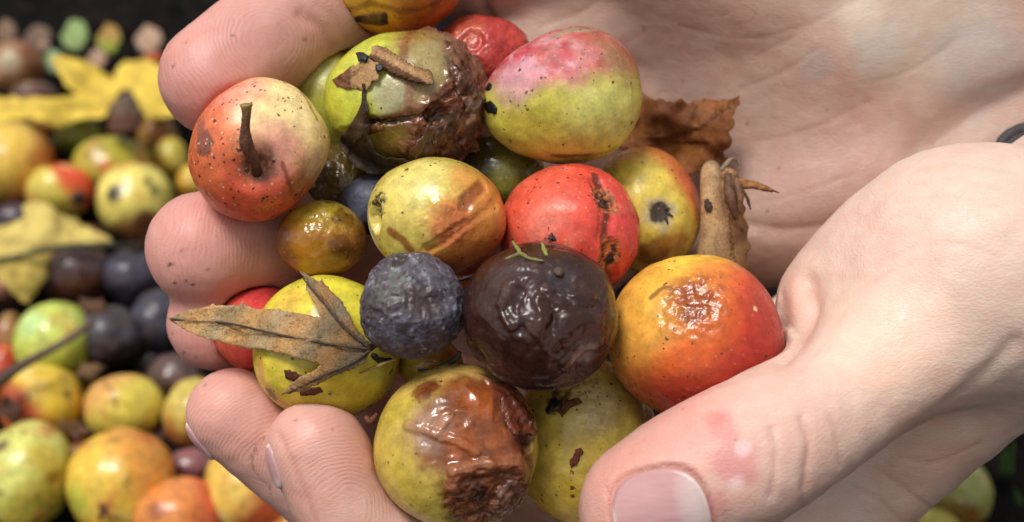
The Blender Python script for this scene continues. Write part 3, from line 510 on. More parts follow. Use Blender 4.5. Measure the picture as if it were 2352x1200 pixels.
def catmull(A, n):
    A = np.asarray(A, float); A0 = np.concatenate([A[:1]*2-A[1:2], A, A[-1:]*2-A[-2:-1]]); t = np.linspace(0, len(A)-1, (len(A)-1)*n+1); i = np.minimum(t.astype(int), len(A)-2); f = (t-i)[:, None]
    a, b, c, d = A0[i], A0[i+1], A0[i+2], A0[i+3]; return .5*(2*b+(c-a)*f+(2*a-5*b+4*c-d)*f**2+(3*b-a-3*c+d)*f**3)
class Hand:
    def __init__(s, xr, yr, zr):
        lo = np.array([xr[0], yr[0], zr[0]]); s.lo = lo; s.n = [int((b-a)/H) for a, b in (xr, yr, zr)]
        s.ax = [lo[i]+np.arange(s.n[i])*H for i in range(3)]; s.v = np.full(s.n, .05, np.float32); s.seg = []; s.tips = []; s.crs = []; s.stain = []; s.dents = []
    def sub(s, lo, hi):
        r = []
        for i in range(3):
            a = max(0, int((lo[i]-s.lo[i])/H)); b = min(s.n[i], int((hi[i]-s.lo[i])/H)+2); r.append((a, b))
        if any(b <= a for a, b in r): return None
        sl = tuple(slice(a, b) for a, b in r); g = np.meshgrid(*[s.ax[i][r[i][0]:r[i][1]].astype(np.float32) for i in range(3)], indexing='ij', sparse=True); return sl, g
    def cone(s, vol, A, B, ra, rb, k):
        pad = max(ra, rb)+max(k*1.5, .004); lo, hi = np.minimum(A, B)-pad, np.maximum(A, B)+pad; q = s.sub(lo, hi)
        if q is None: return
        sl, (x, y, z) = q; ab = B-A; L = float(ab@ab)+1e-12
        t = np.clip(((x-A[0])*ab[0]+(y-A[1])*ab[1]+(z-A[2])*ab[2])/L, 0, 1)
        d = np.sqrt((x-A[0]-t*ab[0])**2+(y-A[1]-t*ab[1])**2+(z-A[2]-t*ab[2])**2)-(ra+(rb-ra)*t)
        o = vol[sl]
        if k <= 0: vol[sl] = np.minimum(o, d)
        else: h = np.clip(.5+.5*(o-d)/k, 0, 1); vol[sl] = o*(1-h)+d*h-k*h*(1-h)
    def limb(s, pts, k=45, sub=6, pink=0., merge=True):
        """a tapered limb through (px, py, z, radius) joints, blended softly into the hand"""
        A = np.array([[*cf(p[0], p[1], p[2]), p[3]*depth(p[2])/FPX] for p in pts]); C = catmull(A, sub); tmp = np.full(s.n, .05, np.float32); kk = k*S0
        for i in range(len(C)-1): s.cone(tmp, C[i, :3], C[i+1, :3], C[i, 3], C[i+1, 3], .0006)
        h = np.clip(.5+.5*(s.v-tmp)/kk, 0, 1); s.v = (s.v*(1-h)+tmp*h-kk*h*(1-h)).astype(np.float32)
        for i in range(len(C)-1): s.seg.append((C[i], pink*(1-i/(len(C)-1)) if pink > 0 else 0))
        return A
    def tip(s, A, rpad=1.9):                                   # finger-print pad at the first joint of a limb
        ax = A[1, :3]-A[0, :3]; ax /= np.linalg.norm(ax); s.tips.append((A[0, :3], ax, A[0, 3], rpad))
    def carve(s, fr, k=14, grow=0):
        c = cf(*fr.c); f = depth(fr.c[2])/FPX; r = (fr.r+grow)*f; kk = k*S0; V = view_rot(*fr.c[:2]); M = (RC.T@V@fr.R); R_ = r.max()+.004
        q = s.sub(c-R_, c+R_)
        if q is None: return
        sl, (x, y, z) = q; x, y, z = x-c[0], y-c[1], z-c[2]
        l = [(x*M[0, i]+y*M[1, i]+z*M[2, i])/r[i] for i in range(3)]; d = (np.sqrt(l[0]**2+l[1]**2+l[2]**2)-1)*float(r.min())
        o = s.v[sl]; d = -d; h = np.clip(.5-.5*(o-d)/kk, 0, 1); s.v[sl] = o*(1-h)+d*h+kk*h*(1-h)
    def finish(s, name, base, pinkc, bed=None):
        P, Q = surface_nets(s.v, s.lo, H); n = len(P)
        E = np.concatenate([Q[:, [0, 1]], Q[:, [1, 2]], Q[:, [2, 3]], Q[:, [3, 0]]])
        deg = np.bincount(E[:, 0], minlength=n)+np.bincount(E[:, 1], minlength=n)
        for lam in (.6, -.5, .6, -.5, .6, .5, .5):
            acc = np.stack([np.bincount(E[:, 0], P[E[:, 1], i], n)+np.bincount(E[:, 1], P[E[:, 0], i], n) for i in range(3)], 1); P = P+lam*(acc/deg[:, None]-P)
        a, b, c, d = (P[Q[:, i]] for i in range(4)); fn = np.cross(c-a, d-b); nr = np.stack([sum(np.bincount(Q[:, j], fn[:, i], n) for j in range(4)) for i in range(3)], 1); nr /= np.linalg.norm(nr, axis=1)[:, None]+1e-12
        dd = DIST-P[:, 2]; px = P[:, 0]*FPX/dd+1176; py = 600-P[:, 1]*FPX/dd
        P = P+nr*(.00035*fbm(P/.011+2, 3)+.00012*fbm(P/.003+9, 2))[:, None]
        crs = np.zeros(n)
        for pts, wd, st_, zmin in s.crs:
            L = catmull(np.array(pts, float), 6); q = np.c_[px, py]; bd = np.full(n, 1e9)
            wob = 5*fbm(np.c_[q/45, np.zeros(n)], 3)
            for i in range(len(L)-1):
                ab = L[i+1]-L[i]; tt = np.clip(((q-L[i])@ab)/(ab@ab+1e-9), 0, 1); bd = np.minimum(bd, np.hypot(*(q-L[i]-tt[:, None]*ab).T))
            crs = np.maximum(crs, st_*np.exp(-((bd+wob)/wd)**2)*((P[:, 2] > zmin*S0) & (nr[:, 2] > .05)))
        P = P-nr*(np.clip(crs, 0, 1)*.00028)[:, None]
        for pts, wd, dep, zmin in s.dents:
            L = catmull(np.array(pts, float), 6); q = np.c_[px, py]; bd = np.full(n, 1e9)
            for i in range(len(L)-1):
                ab = L[i+1]-L[i]; tt = np.clip(((q-L[i])@ab)/(ab@ab+1e-9), 0, 1); bd = np.minimum(bd, np.hypot(*(q-L[i]-tt[:, None]*ab).T))
            P = P-nr*(dep*.001*np.exp(-(bd/wd)**2)*((P[:, 2] > zmin*S0) & (nr[:, 2] > .05)))[:, None]
        pk = np.zeros(n); ws = np.full(n, 1e-9)
        for C, p_ in s.seg:
            w_ = np.exp(-np.maximum(np.linalg.norm(P-C[:3], axis=1)-C[3], 0)/.0025)**2; pk += w_*p_; ws += w_
        pk = np.clip(pk/ws+.22*fbm(P/.012, 3), 0, 1)[:, None]; col = lin(base)*(1-pk)+lin(pinkc)*pk
        for (x, y, r_, c_, a_, zmin) in s.stain:
            ii = np.flatnonzero((np.hypot(px-x, py-y) < 2.2*r_+4) & (P[:, 2] > zmin*S0)); q = np.hypot(px[ii]-x, py[ii]-y)/r_+.5*fbm(P[ii]/(.004 if r_ > 10 else .0008)+x, 3); m = ((1-sm(.5, 1.3, q))*a_)[:, None]; col[ii] = col[ii]*(1-m)+lin(c_)*m
        ph = np.zeros(n); fw = np.zeros(n)
        for (c_, ax, r_, rp) in s.tips:
            ce = c_+ax*r_*1.15+np.array([.1, -.15, .6])*r_; q = P-ce; al = q@ax; pe = np.linalg.norm(q-al[:, None]*ax, axis=1); pv = np.sqrt((al*.85)**2+pe**2)
            wv = 1-sm(r_*1.35, r_*rp, np.linalg.norm(P-c_-ax*r_*.5, axis=1)); wv = wv*sm(.25, .7, pv/r_)*(.8+.2*sm(0, .5, fbm(P/.006, 2))); m = wv > fw; ph[m] = pv[m]; fw[m] = wv[m]
        if bed:
            c_, L_, Wd, hl, hw, Nn = bed; q = P-c_; u = q@L_/hl; v = q@Wd/hw; hgt = q@Nn; rr = (np.abs(u)**3+np.abs(v)**3)**(1/3); on = (hgt > -.006) & (nr@Nn > .0)
            P = P+Nn*(on*(-.0007*(1-sm(.86, 1.02, rr))+.00045*np.exp(-((rr-1.13)/.11)**2)*(u < .9)))[:, None]; fw = fw*(1-on*(1-sm(1., 1.5, rr)))
            crs = np.maximum(crs, on*np.exp(-((rr-1.02)/.06)**2)*1.3)
        s.me = mesh_np(name, P, Q, attrs={'Col': col, 'ph': ph, 'fw': fw, 'crs': crs}); s.o = link(name, s.me, SKIN, mw=MW(FOC)); s.P, s.Q = P, Q; return s.o
    def nail(s, c, L_, Wd, hl, hw, Nn, mat_, nu=26, nv=26, lift=.00025, exp=2.7, far=.012):
        from mathutils.bvhtree import BVHTree
        if not hasattr(s, 'bvh'):
            near = np.linalg.norm(s.P[s.Q].mean(1)-c, axis=1) < .03; s.bvh = BVHTree.FromPolygons([tuple(x) for x in s.P], [tuple(map(int, q)) for q in s.Q[near]])
        V = []; edge = []; lun = []
        for i in range(nu+1):
            for j in range(nv+1):
                u, v = -1+2*i/nu, -1+2*j/nv; k = max(abs(u), abs(v)); nn = (abs(u)**exp+abs(v)**exp)**(1/exp); sc = k/nn if nn > 0 else 1; u, v = u*sc, v*sc; rr = (abs(u)**exp+abs(v)**exp)**(1/exp)
                o_ = c+L_*u*hl+Wd*v*hw; hit = s.bvh.ray_cast(Vector(o_+Nn*far), Vector(-Nn), .03)
                hit = hit if hit[0] is not None else s.bvh.find_nearest(Vector(o_)); p = np.array(hit[0])
                V.append(p+Nn*(lift+.00035*(1-v*v)-.0005*max(0, rr-.9)*8+.00018*math.sin(j*2.1)*.1)); lun.append(1-min(1, max(0, ((1+u)*1.5)**2+(v*.9)**2-.15))); edge.append(u)
        V = np.array(V); idx = np.arange((nu+1)*(nv+1)).reshape(nu+1, nv+1); Q = np.stack([idx[:-1, :-1], idx[1:, :-1], idx[1:, 1:], idx[:-1, 1:]], -1).reshape(-1, 4)
        a, b, d = V[Q[0, 0]], V[Q[0, 1]], V[Q[0, 3]]
        if np.cross(b-a, d-a)@Nn < 0: Q = Q[:, ::-1]
        ed = np.array(edge)[:, None]; lu = np.array(lun)[:, None]; col = lin((196, 150, 150))*(1-lu)+lin((214, 190, 184))*lu; fe = sm(.93, 1.0, ed); col = col*(1-fe)+lin((240, 226, 212))*fe
        o0 = V.mean(0); o = link('fingernail', mesh_np('fingernail', V-o0, Q, attrs={'Col': col}), mat_, s.o, MW(FOC+RC@o0)); md = o.modifiers.new('thickness', 'SOLIDIFY'); md.thickness = .0004; md.offset = -1; return o
NAIL, t_, b_ = mat('nail'); t_.links.new(attr(t_, 'Col').outputs['Color'], b_.inputs['Base Color']); b_.inputs['Roughness'].default_value = .3
b_.inputs['Subsurface Weight'].default_value = .25; b_.inputs['Subsurface Scale'].default_value = .001
tc_ = N(t_, 'ShaderNodeTexCoord').outputs['Object']; mp_ = N(t_, 'ShaderNodeMapping'); mp_.inputs['Scale'].default_value = (.12, 1, .3); t_.links.new(tc_, mp_.inputs[0]); t_.links.new(bump(t_, noise(t_, mp_.outputs[0], 1400, 3), .0001, .6), b_.inputs['Normal'])

# upper hand: open palm on the far side, fingers passing under the fruit, three tips curling up
R = Hand((-.078, .125), (-.045, .066), (-.088, -.001))
R.limb([(2580, 130, -690, 300), (2250, 120, -680, 290), (1900, 150, -690, 270)], 60)
R.limb([(2350, -60, -640, 260), (2050, -190, -570, 250), (1680, -270, -560, 205), (1450, -420, -480, 170), (1300, -560, -380, 140)], 90)
R.limb([(2350, 330, -680, 240), (2080, 400, -640, 215), (1700, 470, -690, 200)], 70)
for a_, r_ in (((1290, -110, -580), 165), ((1330, 90, -655), 165), ((1380, 280, -690), 158), ((1460, 440, -710), 145)):
    R.limb([(2150, 120, -690, 230), (1750, (a_[1]+150)/2, a_[2]-20, 215), (*a_, r_)], 80)
class Hollow: c = (1230, 520, -230); r = np.array([440., 400., 400.]); R = np.eye(3)
R.carve(Hollow, 60)
Hollow.c = (1420, 300, -190); Hollow.r = np.array([500., 400., 400.]); R.carve(Hollow, 130)
A = R.limb([(497, 182, -190, 131), (690, 42, -330, 133), (940, -110, -500, 150), (1290, -110, -580, 165)], 50, 7, 1.); R.tip(A)
A = R.limb([(471, 572, -185, 133), (655, 545, -340, 126), (900, 350, -620, 140), (1330, 90, -655, 160)], 50, 7, 1.); R.tip(A)
A = R.limb([(497, 740, -255, 112), (690, 700, -420, 116), (950, 560, -680, 130), (1380, 280, -690, 150)], 40, 7, 1.); R.tip(A)
R.limb([(720, 850, -470, 95), (860, 875, -600, 100), (1080, 800, -700, 112), (1460, 440, -710, 140)], 40, 7, 1.)
for f in FR: R.carve(f)
R.crs += [([(1112, -10), (1116, 25), (1135, 60)], 11, 0.55, -900), ([(1690, 505), (1790, 525), (1900, 518), (2010, 470)], 8, 0.39, -900), ([(1640, 330), (1760, 322), (1880, 290), (2000, 235)], 6, 0.28, -900), ([(1560, 60), (1700, 90), (1850, 60), (2000, -20)], 6, 0.22, -900),
          ([(1700, 205), (1800, 165), (1880, 110)], 6, 0.25, -900), ([(1740, 130), (1830, 80), (1900, 30)], 5, 0.22, -900), ([(1720, 470), (1850, 440), (1960, 400)], 6, 0.25, -900), ([(1240, 60), (1330, 30), (1400, -20)], 8, 0.28, -900), ([(690, 35), (735, 60), (770, 110)], 9, 0.39, -900), ([(730, 10), (770, 40), (800, 90)], 8, 0.33, -900),
          ([(2010, 190), (2100, 160), (2200, 90)], 7, 0.28, -900), ([(2150, 330), (2230, 270), (2352, 215)], 12, 0.44, -900)]
for q in [(1900, 400, 190, (186, 150, 138), .7, -900), (2120, 60, 190, (190, 174, 158), .7, -900), (2260, 150, 120, (166, 160, 158), .6, -900), (1500, 120, 160, (168, 136, 122), .6, -900), (2010, 110, 70, (178, 172, 164), .5, -900), (1980, 30, 60, (204, 188, 168), .6, -900), (1880, 150, 40, (160, 152, 144), .5, -900)]: R.stain.append(q)  # pink and cream palm tones, with shade by fruit and wrist painted in
for q in [(392, 607, 5), (402, 650, 4), (430, 645, 3), (478, 620, 4), (440, 655, 4), (415, 575, 3), (500, 540, 4)]: R.stain.append((*q[:2], q[2], (40, 20, 14), .9, -200))
R.dents += [([(1680, 512), (1790, 528), (1900, 520), (2020, 468)], 24, .7, -900), ([(2120, 340), (2230, 268), (2380, 205)], 45, 2.2, -900), ([(1950, 250), (2080, 190), (2200, 90)], 60, .8, -900), ([(1112, -20), (1118, 25), (1140, 70)], 14, .8, -900), ([(1700, 150), (1850, 60), (1950, -30)], 50, .5, -900), ([(695, 30), (740, 65), (775, 110)], 16, .5, -900)]
for q in ((380, 250), (410, 280), (400, 160), (440, 110), (520, 70), (455, 510), (520, 640), (560, 600), (580, 660), (430, 800), (460, 830), (410, 770), (640, 60), (700, 100), (1480, 60), (1560, 180), (1640, 120), (1720, 300), (1780, 400), (1850, 340), (1700, 560), (1760, 480), (1820, 560), (1600, 60), (1900, 260), (1960, 180)):
    R.stain.append((q[0]+rng.uniform(-15, 15), q[1]+rng.uniform(-15, 15), rng.uniform(2.5, 4.5), (70, 40, 28), rng.uniform(.4, .8), -900))
R.stain += [(600, 600, 70, (150, 100, 84), .35, -900), (1560, 330, 90, (140, 104, 88), .4, -900), (1690, 600, 70, (160, 122, 106), .35, -900), (470, 310, 40, (170, 110, 96), .4, -900), (640, 190, 60, (170, 116, 100), .35, -900)]
HR = R.finish('hand', (178, 150, 135), (211, 154, 143)); tag(HR, 'upper cupped hand with broad open palm and three fingertips curling round the fruit', 'hand', 'pair of cupped hands')  # darker base than the lower hand's: palm shade put into the colour

# lower hand: thumb closing over the fruit, two fingertips curling up in front
Lh = Hand((-.064, .125), (-.082, .029), (-.072, .034))
Lh.limb([(2560, 500, -120, 235), (2130, 890, -200, 205), (1600, 1370, -380, 180)], 60)
Lh.limb([(2560, 520, -140, 270), (2130, 820, -330, 230), (1620, 1370, -500, 165)], 60)
Lh.limb([(2560, 520, -160, 260), (2130, 760, -420, 220), (1660, 1290, -600, 150)], 60)
Lh.limb([(2560, 520, -160, 250), (2130, 720, -480, 200), (1690, 1180, -660, 130)], 60)
Lh.limb([(2620, 640, -40, 312), (2400, 640, -20, 302), (2230, 610, 10, 272)], 90)
Lh.limb([(2190, 590, -40, 220), (2050, 630, -90, 185), (1935, 705, -110, 140)], 90)
Lh.limb([(2060, 640, -80, 170), (1925, 720, -70, 125), (1915, 850, 60, 105)], 60)
Lh.limb([(2100, 720, -300, 190), (1800, 900, -480, 180), (1640, 1180, -600, 150)], 80)
T = Lh.limb([(1478, 1166, 160, 150), (1600, 1092, 190, 160), (1735, 1030, 195, 165), (1990, 866, 120, 156), (2230, 640, 20, 250)], 70, 6, .75)
A = Lh.limb([(726, 1026, 10, 112), (835, 1215, -20, 114), (1060, 1345, -120, 138), (1560, 1400, -380, 165)], 16, 7, .9); Lh.tip(A, 2.1)
A = Lh.limb([(533, 948, -110, 103), (715, 1095, -180, 106), (960, 1270, -330, 125), (1620, 1370, -500, 160)], 16, 7, .9); Lh.tip(A, 2.1)
Lh.limb([(890, 970, -480, 98), (990, 1085, -510, 104), (1150, 1230, -520, 118), (1660, 1290, -600, 145)], 40, 6, .8)
Lh.limb([(1060, 890, -600, 85), (1150, 970, -630, 90), (1300, 1080, -640, 102), (1690, 1180, -660, 128)], 40, 6, .8)
for f in FR: Lh.carve(f)
Lh.crs += [([(1840, 965), (1858, 1020), (1850, 1100), (1835, 1200)], 8, 0.56, 40), ([(1905, 960), (1925, 1010), (1930, 1070)], 7, 0.41, 40), ([(1772, 985), (1782, 1050), (1770, 1140)], 6, 0.30, 40), ([(1800, 800), (1835, 760), (1868, 705), (1850, 660)], 10, 0.60, -300), ([(1840, 850), (1900, 780), (1950, 700)], 7, 0.19, -300),
           ([(925, 1130), (960, 1160), (1000, 1210)], 9, 0.60, -300), ([(640, 1000), (680, 1080), (712, 1160), (725, 1200)], 7, 0.45, -300), ([(2010, 610), (2100, 570), (2200, 560), (2300, 590)], 6, 0.22, -100), ([(1990, 655), (2080, 610), (2190, 600)], 6, 0.19, -100), ([(2080, 430), (2180, 410), (2300, 430)], 5, 0.26, -100), ([(2060, 470), (2170, 450), (2310, 480)], 5, 0.22, -100), ([(2100, 395), (2200, 375), (2320, 395)], 5, 0.22, -100),
           ([(2010, 1075), (2060, 1110), (2140, 1170)], 6, 0.45, -500), ([(2060, 1050), (2150, 1060), (2250, 1020)], 5, 0.38, -500), ([(1960, 1120), (2020, 1150), (2070, 1200)], 6, 0.38, -500)]
for q in [(1665, 985, 40, (200, 112, 112), .6, 60), (1690, 1065, 55, (208, 136, 138), .65, 60), (1705, 1030, 22, (236, 204, 204), .7, 60), (1688, 1010, 5, (150, 60, 50), .9, 60), (1640, 965, 22, (200, 104, 104), .5, 60), (1690, 1110, 18, (236, 206, 204), .7, 60), (1560, 960, 120, (230, 160, 150), .5, 60), (1420, 1080, 80, (232, 164, 150), .5, 60), (1640, 1160, 40, (206, 134, 136), .5, 60), (2050, 780, 170, (238, 206, 184), .6, -60), (2050, 520, 160, (236, 204, 190), .6, -60), (1830, 690, 60, (226, 176, 158), .5, -300), (2150, 1080, 160, (206, 162, 142), .55, -500)]: Lh.stain.append(q)
Lh.dents += [([(1795, 815), (1835, 765), (1866, 705), (1858, 650)], 24, 1.5, -300), ([(1870, 1200), (2010, 1075), (2120, 985), (2230, 890), (2330, 790)], 20, .6, -300), ([(1838, 960), (1856, 1020), (1848, 1120)], 11, .25, 40), ([(1775, 985), (1783, 1060), (1772, 1140)], 10, .18, 40), ([(925, 1128), (965, 1165), (1010, 1215)], 12, .6, -300), ([(1745, 640), (1790, 680), (1800, 760)], 16, .5, -400)]
for q in ((480, 900), (500, 1000), (560, 960), (690, 960), (760, 1000), (820, 1080), (870, 1160), (1500, 960), (1580, 930), (1760, 880), (1830, 800), (1780, 720), (1450, 1040)):
    Lh.stain.append((q[0]+rng.uniform(-15, 15), q[1]+rng.uniform(-15, 15), rng.uniform(2.5, 4), (84, 48, 34), rng.uniform(.35, .7), -300))
nc = cf(1520, 1192, 300); nN = np.array([-.08, .06, 1.]); nN /= np.linalg.norm(nN); nL = np.array([-.96, -.27, .0]); nL -= nN*(nL@nN); nL /= np.linalg.norm(nL); nW = np.cross(nN, nL); pxm = depth(300)/FPX
HL = Lh.finish('hand', (221, 195, 179), (213, 158, 145), (nc, nL, nW, 110*pxm, 116*pxm, nN)); tag(HL, 'lower cupped hand whose bent thumb shows its nail over the fruit', 'hand', 'pair of cupped hands')
Lh.nail(nc, nL, nW, 108*pxm, 113*pxm, nN, NAIL, lift=.0006)

for T0, T1, N0 in (((726, 1026, 10), (835, 1215, -20), (-.88, -.2, .42)), ((533, 948, -110), (715, 1095, -180), (-.58, -.70, .22))):
    a_ = cf(*T1)-cf(*T0); a_ /= np.linalg.norm(a_); N_ = np.array(N0); N_ -= a_*(N_@a_); N_ /= np.linalg.norm(N_); r_ = 112*depth(T0[2])/FPX; c_ = cf(*T0)+N_*r_*.95-a_*r_*.12
    if hasattr(Lh, 'bvh'): del Lh.bvh
    Lh.nail(c_, -a_, np.cross(N_, -a_), .46*r_, .30*r_, N_, NAIL, 18, 18, .0001, 2.4, .003)
# ------------------------------------------------------------------ leaves, twigs and crumbs among the held fruit
def tri_col(*cs): 
    def f(x, y):
        k = math.sin(x*.031+y*.017)*.5+math.sin(x*.011-y*.043+2)*.5; k = (k+1)/2; return np.array(cs[0])*(1-k)+np.array(cs[1])*k
    return f
L1 = [(387, 732), (432, 711), (480, 704), (488, 698), (496, 703), (552, 700), (556, 692), (564, 702), (590, 711), (634, 711), (640, 708), (646, 715), (700, 722), (734, 729), (730, 712), (706, 668), (702, 664), (704, 652), (688, 621), (712, 636), (734, 648), (739, 640), (748, 656), (778, 684), (795, 708), (812, 745), (838, 778), (850, 795), (849, 810), (838, 832), (815, 846), (772, 862), (742, 878), (700, 896), (646, 909), (668, 880), (690, 866), (720, 852), (738, 838), (700, 828), (650, 812), (600, 803), (560, 800), (520, 790), (470, 778), (430, 762), (402, 744)]
def zl1(x, y):
    dx = (x-752)/190; dy = (y-799)/190; z = -70+162*math.sqrt(max(0, 1-dx*dx*.8-dy*dy)) if dx*dx*.8+dy*dy < 1 else -70
    return max(z+22, 48-((820-x)/430)**2*70+(10 if y < 740 and x > 680 else 0))+8*math.sin(x*.03)
o = leaf('maple_leaf', L1, zl1, LEAF, lambda x, y: np.array((190, 154, 106))*(1-.36*sm(640, 850, x))+np.array((8, -2, -10))*math.sin(x*.05+y*.04), [[(390, 732), (520, 742), (640, 768), (760, 790), (850, 802)], [(692, 630), (740, 690), (790, 750), (850, 800)], [(655, 905), (740, 862), (810, 832), (850, 804)]], 3.5, 6.5, 4, 1.2, wrinkle=9)
tag(o, 'dry tan maple leaf with three pointed lobes lying over the bright yellow apple', 'leaf')
tube('petiole', [(846, 800, 60), (862, 790, 72), (868, 778, 76), (876, 774, 70)], [9, 8, 7, 6], STEM, [(70, 54, 44), (60, 46, 38), (80, 66, 58), (70, 56, 46)], o, 8, 4, .08)
for p_ in ([(395, 734), (520, 743), (640, 769), (760, 791), (850, 802)], [(696, 640), (740, 692), (790, 752), (850, 800)], [(665, 902), (740, 864), (810, 833), (850, 804)]):
    tube('vein', [(x, y, zl1(x, y)+5) for x, y in p_], [1.6, *[2.6]*(len(p_)-2), 4], STEM, [(74, 52, 38)]*len(p_), o, 6, 6, .1)
def over(fr, off): return lambda x, y: fr.zat(x, y, off)
o = leaf('leaf_fragment', [(762, 184), (800, 158), (850, 126), (858, 118), (864, 132), (874, 158), (868, 185), (852, 186), (848, 200), (838, 215), (826, 208), (812, 203), (796, 205), (772, 198)], lambda x, y: A4.zat(x, y, 10+6*math.sin(x*.06)), LEAF, lambda x, y: (122, 80, 50) if x < 805 else (176, 138, 92), [[(775, 175), (825, 202)], [(850, 140), (800, 180)]], 2.5, 6, 3, .8, wrinkle=16); tag(o, 'torn brown leaf piece, broad and flat, on the burst green apple', 'leaf')
o = leaf('leaf_fragment', [(852, 122), (854, 108), (866, 104), (886, 110), (905, 122), (925, 135), (950, 152), (985, 160), (994, 170), (996, 195), (982, 197), (950, 190), (905, 176), (870, 155), (846, 132)], lambda x, y: A4.zat(x, y, 18+10*math.cos((y-.55*(x-850)-112)/14)), LEAF, lambda x, y: (188, 146, 100) if y < .52*(x-850)+122 else (112, 74, 46), [[(846, 130), (900, 166), (950, 186), (994, 196)], [(866, 108), (925, 142), (985, 168)]], 2.5, 5, 3, .7, wrinkle=10); tag(o, 'narrow rolled tan leaf strip with a dark midrib, across the burst green apple', 'leaf')
o = leaf('leaf_fragment', [(832, 192), (838, 192), (842, 240), (848, 275), (848, 320), (862, 352), (884, 364), (920, 366), (940, 374), (915, 388), (890, 402), (850, 400), (815, 384), (800, 360), (782, 340), (777, 325), (795, 300), (818, 265), (830, 235)], lambda x, y: A4.zat(x, y, 12+.15*(y-190)), LEAF, tri_col((84, 64, 42), (60, 46, 32)), [[(835, 195), (840, 260), (838, 330), (870, 385)], [(840, 300), (800, 350)], [(860, 360), (910, 372)]], 2.5, 6, 4, .8, wrinkle=18); tag(o, 'dark drooping brown leaf with a spike tip below the rolled leaf strip', 'leaf')
o = leaf('leaf_fragment', [(808, 44), (836, 36), (868, 30), (888, 34), (892, 56), (870, 60), (840, 56), (818, 50)], over(A1, 6), LEAF, lambda x, y: (126, 92, 50) if 830 < x < 875 else (64, 44, 28), [[(812, 44), (890, 46)]], 3, 6, 2.5, 1); tag(o, 'small torn leaf scrap stuck on the amber apple at the top edge', 'leaf')
# brown leaf behind, on the palm
def zl3(x, y): return -470+(x-1470)*.34-(y-220)*.10+16*math.sin(x*.035+y*.02)+22*math.sin(y*.03-x*.012)+.004*max(0, x-1620)**2
o = leaf('brown_leaf', [(1462, 205), (1486, 222), (1504, 232), (1524, 229), (1548, 236), (1566, 227), (1582, 240), (1598, 231), (1630, 228), (1652, 232), (1697, 220), (1690, 244), (1680, 266), (1686, 284), (1672, 302), (1682, 322), (1676, 340), (1660, 350), (1668, 368), (1650, 392), (1610, 398), (1560, 400), (1500, 370), (1420, 340), (1440, 260)], zl3, LEAF, tri_col((150, 94, 46), (112, 64, 32)), [[(1500, 318), (1560, 322), (1640, 330)], [(1697, 222), (1620, 285), (1540, 315), (1480, 320)], [(1600, 240), (1580, 300)], [(1660, 345), (1610, 395)]], 4, 8, 4, 2.5, wrinkle=34); tag(o, 'crumpled chestnut brown leaf standing against the open palm', 'leaf')
# tan rolled leaf: the rolled edge and the flat part of the blade
o = bpy.data.objects.new('rolled_leaf', None); COL.objects.link(o); o.matrix_world = MW(W(1660, 640, -330)); tag(o, 'pale tan leaf rolled into a tube with a dark hole, beside the calyx apple', 'leaf')
TAN = [(70, 50, 38), (196, 160, 118), (204, 170, 126), (196, 158, 112), (206, 174, 130), (186, 148, 104), (176, 138, 96)]  # first colour darkens the closed end, painting the shade of an open tube
RY = [381, 396, 430, 480, 540, 600, 660]; RX = [1638, 1632, 1633, 1636, 1640, 1640, 1650]; RR = [19, 22, 25, 27, 33, 42, 48]; RZ = [-262, -250, -246, -250, -268, -300, -330]
tube('roll', list(zip(RX, RY, RZ)), RR, LEAF, TAN, o, 30, 8, .008)
def bz(x, y):
    xc, r, zc = np.interp(y, RY, RX), np.interp(y, RY, RR)+1.5, np.interp(y, RY, RZ); k = .72*r; d = x-xc
    z = zc+math.sqrt(max(0, r*r-d*d)) if d < k else zc+.69*r-(d-k)*.75+6*math.sin(y*.06+x*.05)*min(1, (d-k)/20)
    return z
leaf('blade', [(1646, 386), (1676, 386), (1694, 396), (1704, 424), (1700, 450), (1714, 480), (1708, 500), (1720, 520), (1716, 548), (1726, 566), (1714, 590), (1724, 612), (1730, 660), (1664, 660), (1655, 620), (1650, 560), (1652, 500), (1644, 440)], bz, LEAF, lambda x, y: np.array((186, 144, 100))-np.array((40, 38, 32))*sm(1680, 1722, x), [[(1668, 390), (1672, 480), (1680, 560), (1694, 655)], [(1674, 500), (1714, 540)], [(1682, 560), (1662, 620)], [(1690, 400), (1698, 450)]], 3, 6, 2.5, .8, o, 6)
leaf('hole', [(1617, 462), (1624, 456), (1634, 460), (1638, 476), (1634, 488), (1624, 488), (1618, 478)], lambda x, y: -249+math.sqrt(max(4, 28**2-(x-1635)**2))+1, CHIP, lambda x, y: (40, 28, 22), (), 3, 5, 3, .6, o)  # dark patch laid on the roll, standing for shade inside a hole
o = leaf('curled_leaf_tip', [(1690, 408), (1712, 412), (1740, 418), (1768, 430), (1792, 443), (1760, 440), (1728, 434), (1700, 434), (1686, 428)], lambda x, y: -215+.15*(x-1690)-abs(y-424-(x-1690)*.17)*1.0, LEAF, lambda x, y: (180, 124, 74) if y < 424+(x-1690)*.17 else (96, 58, 34), [[(1690, 420), (1740, 424), (1790, 442)]], 3, 6, 3, .8); tag(o, 'sharp curled leaf tip pointing away from the rolled leaf towards the palm', 'leaf')
